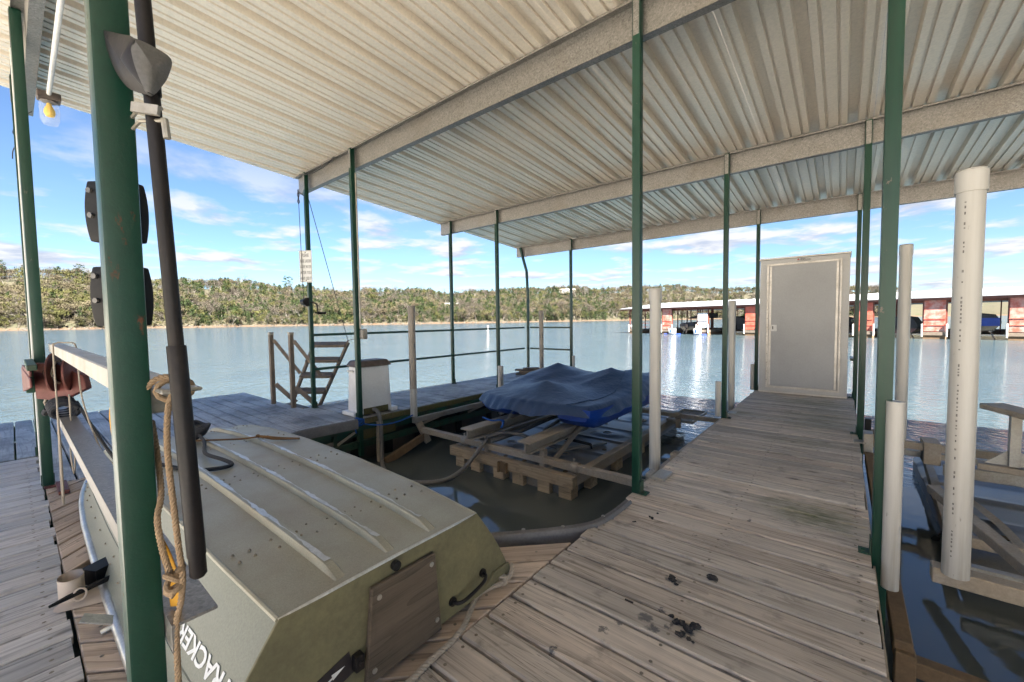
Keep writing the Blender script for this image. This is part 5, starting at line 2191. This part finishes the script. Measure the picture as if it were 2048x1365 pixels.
# swim ladder swung up, with its two hand posts
th = thing('swim_ladder', 'brown swim ladder with four treads tilted up at the porch edge', 'ladder', (-6.2, 2.7, 0))
la, lb = Vector((-6.42, 2.60, -.05)), Vector((-6.07, 2.86, -.05))
td = Vector((.42, .46, .90))
td2 = Vector((-5.93, 3.28, .90)) - lb
ta_, tb_ = la + (Vector((-6.40, 2.98, .90)) - la), lb + td2
for a, b in ((la, ta_), (lb, tb_)):
    mb = MB()
    mb.bar(a, b, .035, .06, up=(.6, -.8, .2))
    mb.build('stringer', 'ladder_wood', th, bevel=.003)
for k in range(4):
    f = .26 + .24 * k
    p, q = la.lerp(ta_, f), lb.lerp(tb_, f)
    mb = MB()
    nd = Vector((.3, -.85, -.35))
    mb.bar(p + nd * .03, q + nd * .03, .12, .045, up=(.25, -.3, .9))
    mb.build('tread', 'ladder_wood', th, bevel=.003)
th2 = thing('ladder_posts', 'pair of brown hand posts with diagonal struts beside the swim ladder', 'hand posts', (-6.5, 2.5, 0))
for i, (x, y) in enumerate(((-6.62, 2.44), (-6.08, 2.50))):
    mb = MB()
    mb.box(x - .028, x + .028, y - .028, y + .028, .0, 1.07)
    mb.build('upright', 'ladder_wood', th2, bevel=.003)
    mb = MB()
    mb.box(x - .03, x + .03, y - .03, y + .03, 1.04, 1.078)
    mb.build('cap', 'dull_aluminium', th2)
    mb = MB()
    mb.bar((x + .02, y + .03, .96), (x + .20, y + .32, .44), .03, .045)
    mb.build('upper_strut', 'ladder_wood', th2)
    mb = MB()
    mb.bar((x + .02, y + .03, .30), (x + .16, y + .26, .0), .03, .06)
    mb.build('foot_strut', 'ladder_wood', th2)
mb = MB()
mb.box(-6.62, -6.06, 2.56, 2.70, -.06, -.02)
mb.build('base_step', 'ladder_wood', th2)
# cable and crank winch that raise the ladder
th = thing('crank_winch', 'small black hand winch with crank handle on the sign post', 'winch', (-5.84, 2.62, 1.5))
mb = MB()
mb.box(-5.875, -5.80, 2.60, 2.652, 1.44, 1.56)
mb.tube([(-5.89, 2.60, 1.50), (-5.79, 2.60, 1.50)], .042, 14)
mb.build('drum', 'black_steel', th, bevel=.003)
mb = MB()
mb.tube(smooth_path([(-5.79, 2.66, 1.50), (-5.74, 2.72, 1.47), (-5.73, 2.73, 1.36), (-5.73, 2.74, 1.345)], 5), .009, 8)
mb.tube([(-5.73, 2.72, 1.345), (-5.73, 2.84, 1.345)], .016, 10)
mb.build('crank_handle', 'black_steel', th, smooth=True)
mb = MB()
mb.tube([(-5.86, 2.60, 1.53), (-5.875, 2.59, 3.04)], .0042, 6)
mb.build('cable', 'ink_black', th, smooth=True)
mb = MB()
mb.tube([(-5.875, 2.59, 3.02), (-5.85, 2.72, 2.93), (-5.92, 3.27, .93)], .0045, 6)
mb.build('ladder_cable', 'ink_black', th, smooth=True)
mb = MB()
for k in range(4):
    mb.tube([(-5.875, 2.59 + .012 * math.cos(a) * (k % 2), 3.02 - .045 * k + .028 * math.sin(a)) if k % 2 else (-5.875 + .012 * math.cos(a), 2.59, 3.02 - .045 * k + .028 * math.sin(a)) for a in np.linspace(0, 2 * PI, 12)], .005, 6)
mb.build('chain_links', 'black_steel', th, smooth=True)
mb = MB()
mb.tube(sag((-5.92, 3.27, .93), (-5.83, 3.55, 1.02), .01, 8), .0045, 6)
mb.blob((-5.92, 3.27, .92), .014, 3, 1, .2)
mb.build('tail_cord', 'rust_red', th, smooth=True)
mb = MB()
mb.tube(smooth_path([(-5.92, 2.64, 3.27), (-5.5, 2.63, 3.20), (-5.2, 2.64, 3.22), (-5.0, 2.66, 3.28)], 8), .008, 7)
tag(mb.build('hanging_wire', 'ink_black', smooth=True), 'dark wire sagging along the left end of the nearest roof beam', 'wire')

th = thing('dock_sign', 'white notice sign with black capital letters on the ladder post', 'sign', (-5.80, 2.62, 2.0))
sc = Vector((-5.835, 2.638, 1.995))
rtv = Vector((.12, .993, 0)).normalized()
rtv = Vector((.776, .631, 0)).normalized()
nv = Vector((.631, -.776, 0))


def sp_(a, b, c=0):
    return sc + rtv * a + Vector((0, 0, b)) + nv * c


mb = MB()
mb.prism([sp_(-.088, -.222), sp_(.088, -.222), sp_(.088, .222), sp_(-.088, .222)], nv * .003)
mb.build('plate', 'sign_white', th, bevel=.001)
mb = MB()
for a0, a1, b0, b1 in ((-.08, .08, .212, .215), (-.08, .08, -.215, -.212), (-.081, -.078, -.212, .212), (.078, .081, -.212, .212)):
    mb.prism([sp_(a0, b0, .0031), sp_(a1, b0, .0031), sp_(a1, b1, .0031), sp_(a0, b1, .0031)], nv * .0006)
mb.build('border', 'ink_black', th)
for k, s in enumerate(('PLEASE', 'RAISE LADDER', 'ABOVE WATER', 'AFTER YOU', 'HAVE USED IT')):
    o = text_mesh('lettering', s, .060, 'ink_black', th, sp_(0, .135 - .08 * k, .0035), rtv, (0, 0, 1), 'CENTER')
    wd_ = max(o.dimensions.x, .001)
    tw = .148 if len(s) > 8 else (.09 if len(s) == 6 else .12)
    xs_ = [v.co.x for v in o.data.vertices]
    f = tw / (max(xs_) - min(xs_))
    for v in o.data.vertices:
        v.co.x *= f
mb = MB()
for b in (.195, -.195):
    mb.tube([sp_(0, b, .003), sp_(0, b, .007)], .007, 10)
mb.build('bolts', 'black_steel', th)

# stacked boards at the far end of the left finger
th = thing('board_stack', 'small stack of grey boards at the far end of the left finger', 'boards', (-5.45, 7.3, 0))
for k, (a, z, l, rz) in enumerate(((0, .02, .62, .1), (.05, .06, .55, -.15), (-.03, .10, .6, .05), (.04, .14, .35, .3))):
    mb = MB()
    c = Vector((-5.4 + a, 7.25, z))
    d = Vector((math.cos(rz + .5), math.sin(rz + .5), 0)) * l / 2
    mb.bar(c - d, c + d, .14, .036)
    mb.build('board', 'ladder_wood', th, bevel=.003)

# ================================================================== WHITE LOCKER ON THE RIGHT FINGER
th = thing('dock_locker', 'white aluminium storage locker with one door at the end of the right finger', 'locker', (-.49, 7.9, 0))
lx0, lx1, ly = -1.05, .062, 7.62
mb = MB()
mb.box(lx0, lx1, ly, 8.18, .012, 2.10)
mb.build('body', 'cabinet_white', th, bevel=.004)
mb = MB()
mb.prism([(lx0 - .012, ly - .02, 2.102), (lx0 - .012, ly - .02, 2.125), (lx0 - .012, 8.2, 2.165), (lx0 - .012, 8.2, 2.102)], (lx1 - lx0 + .024, 0, 0))
mb.build('roof_cap', 'trim_aluminium', th, bevel=.003)
mb = MB()
dx0, dx1, dz0, dz1 = -.925, -.055, .11, 2.005
for a in ((dx0 - .03, dx0, dz0 - .03, dz1 + .03), (dx1, dx1 + .03, dz0 - .03, dz1 + .03)):
    mb.box(a[0], a[1], ly - .018, ly - .001, a[2], a[3])
for a in ((dx0, dx1, dz0 - .03, dz0), (dx0, dx1, dz1, dz1 + .03)):
    mb.box(a[0], a[1], ly - .0175, ly - .0012, a[2], a[3])
mb.build('door_frame', 'trim_aluminium', th, bevel=.002)
mb = MB()
mb.box(dx0 + .006, dx1 - .006, ly - .012, ly - .0015, dz0 + .006, dz1 - .006)
dr = mb.build('door', 'cabinet_door', th, bevel=.002)
mb = MB()
for a in ((dx0 + .008, dx0 + .036), (dx1 - .036, dx1 - .008)):
    mb.box(a[0], a[1], ly - .0165, ly - .0125, dz0 + .01, dz1 - .01)
mb.build('edge_strip', 'trim_aluminium', dr)
mb = MB()
mb.box(dx0 + .035, dx0 + .115, ly - .026, ly - .0168, .98, 1.08)
mb.build('latch', 'dock_box_white', dr, bevel=.004)
mb = MB()
mb.box(dx0 + .055, dx0 + .068, ly - .030, ly - .0262, 1.01, 1.06)
mb.build('latch_slot', 'ink_black', dr)
mb = MB()
mb.tube([(dx1 + .012, ly - .022, dz0), (dx1 + .012, ly - .022, dz1)], .007, 8)
for z in np.arange(dz0 + .05, dz1, .09):
    mb.tube([(dx1 + .024, ly - .018, z), (dx1 + .024, ly - .022, z)], .006, 6)
mb.build('piano_hinge', 'trim_aluminium', dr, smooth=True)
mb = MB()
for z in np.arange(.2, 2.0, .14):
    mb.tube([(dx0 - .015, ly - .0185, z), (dx0 - .015, ly - .022, z)], .006, 6)
mb.build('rivets', 'rivet_metal', th)
mb = MB()
mb.box(-.575, -.39, ly - .003, ly - .0012, 2.045, 2.092)
stk = mb.build('maker_sticker', 'cabinet_white', th)
mb = MB()
mb.prism([(-.57, ly - .0035, 2.065), (-.53, ly - .0035, 2.065), (-.55, ly - .0035, 2.091)], (0, -.0006, 0))
mb.build('red_triangle', 'ink_red', stk)
text_mesh('sticker_text', 'DOCK\nLOCKERS', .020, 'ink_black', stk, (-.525, ly - .004, 2.078), (1, 0, 0), (0, 0, 1)) if False else None
mb = MB()
rs = random.Random(9)
for (z, x0_, x1_, h_) in ((2.081, -.525, -.465, .009), (2.068, -.525, -.405, .009), (2.050, -.57, -.40, .006)):
    x = x0_
    while x < x1_:
        wd_ = rs.uniform(.006, .011)
        mb.box(x, x + wd_, ly - .0042, ly - .0036, z - h_ / 2, z + h_ / 2)
        x += wd_ + .0025
mb.build('fine_print', 'ink_black', stk)
mb = MB()
mb.box(lx0, lx1, ly - .02, ly - .001, .003, .03)
mb.build('kick_strip', 'trim_aluminium', th)

# ================================================================== LIFT IN THE RIGHT-HAND SLIP
th = thing('second_boat_lift', 'silt-covered steel boat lift in the neighbouring slip at far right', 'boat lift', (1.6, 4.2, -.58))


def c2(name, p, q, wd, ht, m='silt_metal', par=None):
    mb = MB()
    mb.bar(p, q, wd, ht)
    return mb.build(name, m, par or th, bevel=.004)


c2('far_cross_tube', (.30, 5.50, -.065), (3.6, 5.50, -.065), .07, .07)
c2('far_cross_tube', (.42, 5.62, -.17), (3.6, 5.62, -.17), .06, .06, 'dull_aluminium')
c2('far_channel', (.75, 5.42, -.24), (3.6, 5.42, -.24), .03, .10, 'dull_aluminium')
mb = MB()
mb.box(.62, .74, 5.44, 5.68, -.22, -.01)
mb.build('tube_sleeve', 'silt_metal', th, bevel=.006)
mb = MB()
mb.box(.17, .24, 5.0, 5.16, -.10, .10)
mb.box(.10, .19, 4.98, 5.10, .003, .014)
mb.build('hinge_bracket', 'dull_aluminium', th, bevel=.003)
mb = MB()
mb.box(.245, .30, 5.42, 5.56, -.12, .03)
mb.build('tube_collar', 'silt_heavy', th, bevel=.003)
c2('near_cross_beam', (.36, 2.80, -.055), (3.2, 2.76, -.055), .08, .075)
c2('arm', (.255, 2.62, -.40), (.215, 4.95, -.10), .07, .09, 'silt_heavy')
c2('low_beam', (.31, 2.74, -.53), (2.6, 2.70, -.53), .07, .08, 'silt_heavy')
c2('arm_end', (.262, 2.63, -.64), (.262, 2.63, -.40), .075, .08, 'silt_heavy')
c2('diagonal', (.56, 4.4, -.13), (.84, 2.86, -.11), .07, .06)
c2('side_rail', (.62, 3.95, -.40), (.76, 6.6, -.40), .06, .09)
c2('cross_rail', (.64, 4.05, -.34), (3.0, 4.05, -.34), .06, .07)
c2('cross_rail', (.62, 3.72, -.40), (3.0, 3.72, -.40), .06, .07, 'dull_aluminium')
# tank
mb = MB()
rows = []
for j in range(41):
    y = 3.85 + 2.7 * j / 40
    row = []
    for k in range(31):
        x = .66 + 2.2 * k / 30
        z = -.40
        yr = (y - 4.1) / .55
        d = abs(yr - round(yr)) * .55
        if d < .04:
            z += .02
        e = min(x - .66, y - 3.85)
        if e < .12:
            z -= .06 * (1 - e / .12) ** 2
        row.append((x, y, z))
    rows.append(row)
mb.grid(rows)
mb.box(.66, 2.86, 3.86, 6.5, -.75, -.47)
mb.build('float_tank', 'tank_plastic', th, smooth=True, angle=40)
mb = MB()
mb.tube([(.92, 4.38, -.392), (.92, 4.38, -.384)], .035, 14)
mb.build('bolt_pocket', 'silt_heavy', th)
mb = MB()
P = smooth_path([(.72, 5.30, -.33), (.84, 5.0, -.345), (.93, 4.6, -.36), (.97, 4.2, -.375)], 6)
mb.grid([[q + Vector((-.03, -.01, 0)), q + Vector((.03, .01, .002))] for q in P])
mb.build('strap', 'silt_metal', th)
# raised bunk board on a post
mb = MB()
mb.prism([(.92, 5.22, .395), (1.08, 5.34, .395), (1.62, 3.9, .395), (1.46, 3.82, .395)], (0, 0, .045))
bk = mb.build('bunk_board', 'silt_metal', th, bevel=.006)
mb = MB()
mb.box(1.06, 1.12, 5.02, 5.08, -.03, .39)
mb.prism([(1.062, 5.05, -.03), (.93, 5.05, -.03), (1.062, 5.05, .10)], (0, .008, 0))
mb.prism([(1.118, 5.05, -.03), (1.25, 5.05, -.03), (1.118, 5.05, .10)], (0, .008, 0))
mb.build('bunk_post', 'dull_aluminium', bk, bevel=.002)
c2('post_base', (.9, 5.08, -.06), (1.3, 5.02, -.06), .12, .05)
# edge channel along the right side of the finger
mb = MB()
mb.box(.142, .149, .2, 8.1, -.20, -.045)
tag(mb.build('edge_channel', 'silt_metal'), 'steel edge channel along the right side of the finger pier', 'channel')
mb = MB()
mb.box(-1.128, -1.121, 2.5, 8.1, -.20, -.045)
tag(mb.build('edge_channel', 'silt_metal'), 'steel edge channel along the slip side of the right finger pier', 'channel')
# floating twig
mb = MB()
mb.tube([(.60, 4.55, WATER_Z + .005), (.66, 4.70, WATER_Z + .02), (.70, 4.95, WATER_Z + .02)], .007, 5)
mb.tube([(.66, 4.70, WATER_Z + .02), (.75, 4.62, WATER_Z + .015)], .006, 5)
mb.blob((.60, 4.54, WATER_Z + .01), .025, 3, 1, .4)
tag(mb.build('floating_twig', 'bark'), 'small dark twig floating beside the right-hand lift', 'twig')

# ================================================================== DROPPINGS AND BITS ON THE FINGER
DROPS = [(-.870, 2.383, .022, 'left of two droppings beside the bumper end'), (-.862, 2.462, .016, 'farthest small dropping near the bumper end'), (-.938, 2.276, .012, 'tiny dropping nearest the bumper end'),
         (-.570, 1.856, .030, 'paired clump across a plank gap in mid finger'), (-.441, 1.977, .036, 'elongated clump right of the paired clump'), (-.478, 1.600, .034, 'upper left clump of the nearest group'),
         (-.462, 1.548, .028, 'pale-sided clump of the nearest group'), (-.418, 1.612, .034, 'right-hand clump of the nearest group'), (-.415, 1.537, .022, 'lowest clump of the nearest group')]
rd = random.Random(6)
for i, (x, y, s, d) in enumerate(DROPS):
    mb = MB()
    s *= .78
    for k in range(6 if s > .02 else 3):
        mb.blob((x + rd.gauss(0, s * .55), y + rd.gauss(0, s * .4), s * .3), s * rd.uniform(.35, .55), i * 9 + k, 1, .35, (1.2, 1, .75))
    tag(mb.build('dropping', 'dropping', smooth=False), 'dark goose dropping on the finger planks, ' + d, 'dropping', 'droppings on the finger pier')
mb = MB()
mb.box(-.70, -.664, 1.60, 1.606, .001, .006)
tag(mb.build('wood_chip', 'decal_dark'), 'small dark stick chip lying on the finger planks', 'chip')
# dead leaf on the slip water
mb = MB()
mb.add([(-1.62, 1.98, WATER_Z + .004), (-1.55, 1.95, WATER_Z + .015), (-1.52, 2.02, WATER_Z + .006), (-1.58, 2.05, WATER_Z + .018)], [(0, 1, 2, 3)])
tag(mb.build('dead_leaf', 'wall_tan'), 'curled tan leaf floating by the slip corner', 'leaf')

# ================================================================== RED MARINA ACROSS THE WATER
A0 = Vector((-20.985, 49.241, 0))
U_ = Vector((.97419, -.22575, 0))
N_ = Vector((.22575, .97419, 0))


def mp(s, d, z):
    return A0 + U_ * s + N_ * d + Vector((0, 0, z))


def mbox(mb, s0, s1, d0, d1, z0, z1):
    mb.prism([mp(s0, d0, z0), mp(s1, d0, z0), mp(s1, d1, z0), mp(s0, d1, z0)], (0, 0, z1 - z0))
    return mb


SE = 40.0
marina = thing('red_marina', 'long red covered boat dock with white ribbed roof across the water', 'boat dock', mp(18, 0, WATER_Z))


def mslope(s0, s1, d0, d1, z0, z1, t_=.05):
    mb = MB()
    mb.prism([mp(s0, d0, z0), mp(s0, d1, z1), mp(s0, d1, z1 + t_), mp(s0, d0, z0 + t_)], U_ * (s1 - s0))
    return mb


EV, RG, DP = 2.44, 3.30, 8.2
s = -1.2
k = 0
while s < SE:
    sh = mslope(s, s + .9, -.28, DP, EV + .02, RG)
    pnl = sh.build('roof_panel', 'marina_roof', marina)
    rib = MB()
    rib.prism([mp(s + .88, -.28, EV + .075), mp(s + .88, DP, RG + .055), mp(s + .88, DP, RG + .095), mp(s + .88, -.28, EV + .115)], U_ * .05)
    rib.build('seam_rib', 'roof_grey', pnl)
    s += .9
mslope(-1.2, SE, DP + .02, 17, RG, EV - .1).build('back_roof', 'marina_roof', marina)
mbox(MB(), -1.1, SE, -.22, -.14, EV - .16, EV + .01).build('fascia', 'red_steel', marina)
mbox(MB(), -.2, SE, .5, .6, EV - .32, EV - .12).build('header_beam', 'red_steel', marina)
mbox(MB(), -.2, SE, 6.0, 6.1, EV - .1, EV + .2).build('header_beam', 'red_steel', marina)
mbox(MB(), -.1, SE, 7.0, 9.2, -.42, -.02).build('back_walkway', 'ladder_wood', marina)
FS = [0.7, 5.25, 9.45, 14.35, 18.6, 22.86, 26.92, 31.0, 35.2]
for i, sc_ in enumerate(FS):
    mbox(MB(), sc_ - .63, sc_ + .63, -.1, 7.0, -.30, -.06).build('finger_deck', 'ladder_wood', marina)
    mbox(MB(), sc_ - .58, sc_ + .58, -.05, 6.5, -.72, -.30).build('float', 'brown_float', marina)
    for e in (-.6, .6):
        for d in (0.02, 3.3, 6.4):
            mbox(MB(), sc_ + e - .05, sc_ + e + .05, d, d + .1, -.3, EV - .05).build('post', 'red_steel', marina)
        mb = MB()
        mb.tube([mp(sc_ + e * 1.08, -.12, -.4), mp(sc_ + e * 1.08, -.12, .55)], .055, 8)
        mb.build('guide_pipe', 'pvc_white', marina, smooth=True)
    if i in (1, 3, 5, 6, 7, 8):
        pan = mbox(MB(), sc_ - .56, sc_ + .56, -.03, .01, .0, EV - .12).build('end_panel', 'red_panel' if i in (1, 6, 7) else 'red_panel_bright', marina)
        for z in (.42, .88):
            mbox(MB(), sc_ - .58, sc_ + .58, -.06, -.035, z, z + .05).build('panel_batten', 'red_panel_bright', pan)
    if i == 2:
        mbox(MB(), sc_ - .52, sc_ + .52, -.03, .01, .15, 1.75).build('white_panel', 'dock_box_white', marina)
        for z in (.5, .9):
            mbox(MB(), sc_ - .62, sc_ + .62, -.07, -.04, z, z + .05).build('rail', 'red_steel', marina)
    if i in (0,):
        for z in (.65, .2):
            mbox(MB(), sc_ - .6, sc_ + 2.1, .0, .05, z, z + .05).build('rail', 'red_steel', marina)
        mbox(MB(), sc_ - .5, sc_ + .6, .06, .12, .05, .62).build('white_bin', 'dock_box_white', marina)
for s_ in (3.0, 7.6, 8.6, 11.5, 12.2, 16.6, 24.6, 29.9):
    mbox(MB(), s_, s_ + .07, 3.5, 3.57, -.2, EV - .1).build('inner_post', 'red_steel', marina)
for s_, d in ((2.2, 8.5), (6.4, 8.5), (7.9, 8.4), (10.8, 8.5), (12.8, 8.5), (15.8, 8.5)):
    mbox(MB(), s_, s_ + .09, d, d + .09, -.2, EV + .1).build('inner_post', 'red_steel', marina)
for s_ in (23.7, 28.0):
    mbox(MB(), s_, s_ + .9, 5.0, 5.1, .0, EV - .2).build('back_panel', 'red_steel', marina)


def lift_box(label, s_):
    th = thing('flotation_box', label, 'box', mp(s_, -.3, WATER_Z), 'white boxes at the marina waterline')
    mbox(MB(), s_ - .32, s_ + .32, -.55, -.05, -.50, .10).build('case', 'dock_box_white', th, bevel=.05, segs=2)
    mbox(MB(), s_ - .18, s_ + .0, -.56, -.551, -.38, .0).build('label_panel', 'rope_blue', th)
    mbox(MB(), s_ - 1.0 if s_ < 8 else s_ - .4, s_ + .9, -.45, -.04, -.60, -.505).build('blue_float', 'blue_cover', th, bevel=.03)


lift_box('white box on a blue float at the marina waterline, left one', 6.1)
lift_box('white box on a blue float at the marina waterline, right one', 9.05)


def runabout(name, label, s_, dd, wd, ln, z0, hullm, topm, toph, style='cover', skirt=None):
    th = thing(name, label, 'boat', mp(s_, dd, z0))
    rows = []
    for j in range(13):
        f = j / 12
        d = dd + ln * f
        k = (1 - max(0, (f - .45) / .55) ** 2.2)
        w_ = wd / 2 * max(.03, k)
        kz = z0 + .10 + .25 * max(0, f - .5) ** 2
        zt_ = z0 + .75 + .12 * f
        rows.append([mp(s_ - w_, d, zt_), mp(s_ - w_ * .96, d, zt_ - .3), mp(s_ - w_ * .75, d, kz + .12), mp(s_, d, kz), mp(s_ + w_ * .75, d, kz + .12), mp(s_ + w_ * .96, d, zt_ - .3), mp(s_ + w_, d, zt_)])
    mb = MB()
    mb.grid(rows)
    mb.add(rows[0], [tuple(range(7))])
    mb.build('hull', hullm, th, smooth=True, angle=45)
    rows2 = []
    for j in range(13):
        f = j / 12
        d = dd - .05 + (ln + .1) * f
        k = (1 - max(0, (f - .45) / .55) ** 2.2)
        w_ = wd / 2 * max(.04, k) + .04
        zt_ = z0 + .75 + .12 * f
        hp = toph * (1 if f < .45 else max(.08, 1 - (f - .45) * 1.9))
        rows2.append([mp(s_ - w_, d, zt_ - .22), mp(s_ - w_, d, zt_ + .02), mp(s_ - w_ * .72, d, zt_ + hp * .82), mp(s_, d, zt_ + hp), mp(s_ + w_ * .72, d, zt_ + hp * .82), mp(s_ + w_, d, zt_ + .02), mp(s_ + w_, d, zt_ - .22)])
    mb = MB()
    mb.grid(rows2)
    mb.add(rows2[0], [tuple(range(7))])
    mb.build('cover', topm, th, smooth=True, angle=50)
    if skirt:
        mb = MB()
        mb.grid([[q + Vector((0, 0, -.16)) + U_ * (.01 if i > 3 else -.01) for i, q in enumerate((r[0], r[1]))] for r in rows2])
        z_ = z0 + .75
        mbox(mb, s_ - wd / 2 - .06, s_ + wd / 2 + .06, dd - .09, dd - .055, z_ - .25, z_ + .32)
        mb.build('cover_skirt', skirt, th)
    mb = MB()
    mb.bar(mp(s_, dd - .2, z0 + .35), mp(s_, dd - .25, z0 - .25), .10, .14)
    mb.bar(mp(s_, dd - .12, z0 + .75), mp(s_, dd - .2, z0 + .35), .28, .32)
    mb.build('outboard', 'black_steel', th, bevel=.02)
    for e in (-1, 1):
        mb = MB()
        mb.bar(mp(s_ + e * wd * .3, dd + .2, z0 + .12), mp(s_ + e * wd * .3, dd + ln * .8, z0 + .12), .12, .08)
        mb.bar(mp(s_ + e * wd * .3, dd + .4, z0 + .1), mp(s_ + e * wd * .42, dd + .2, WATER_Z), .06, .06)
        mb.build('lift_bunk', 'dull_aluminium', th)
    return th


runabout('blue_covered_boat', 'tan boat with dark blue cover in the marina right of the thick white pipe', 29.0, .8, 1.9, 5.5, -.12, 'tan_hull', 'dark_cover', .62, skirt='blue_cover')
runabout('dark_boat', 'maroon boat with dark cover in the marina left of a red panel', 24.9, .7, 2.0, 5.5, -.35, 'maroon', 'dark_cover', .75)
runabout('maroon_boat', 'maroon boat in the marina just right of the white locker', 20.7, .7, 1.9, 5.5, -.25, 'maroon', 'dark_cover', .7)
runabout('fishing_boat', 'tan fishing boat with dark cover on a lift in the left marina slip', 7.45, .5, 1.7, 4.8, -.25, 'tan_hull', 'dark_cover', .25)
runabout('far_covered_boat', 'boat under a black cover deep in the left marina slip behind the white panel', 11.9, 2.2, 2.0, 5.5, -.2, 'dark_cover', 'dark_cover', .8)
# dark bimini over the fishing boat
mb = MB()
mb.prism([mp(6.6, 2.2, 1.25), mp(8.4, 2.2, 1.75), mp(9.0, 2.2, 1.75), mp(9.0, 2.2, 1.2), mp(6.6, 2.2, 1.15)], N_ * 2.2)
tag(mb.build('boat_canopy', 'dark_cover'), 'black canvas canopy above the fishing boat in the marina', 'canopy')
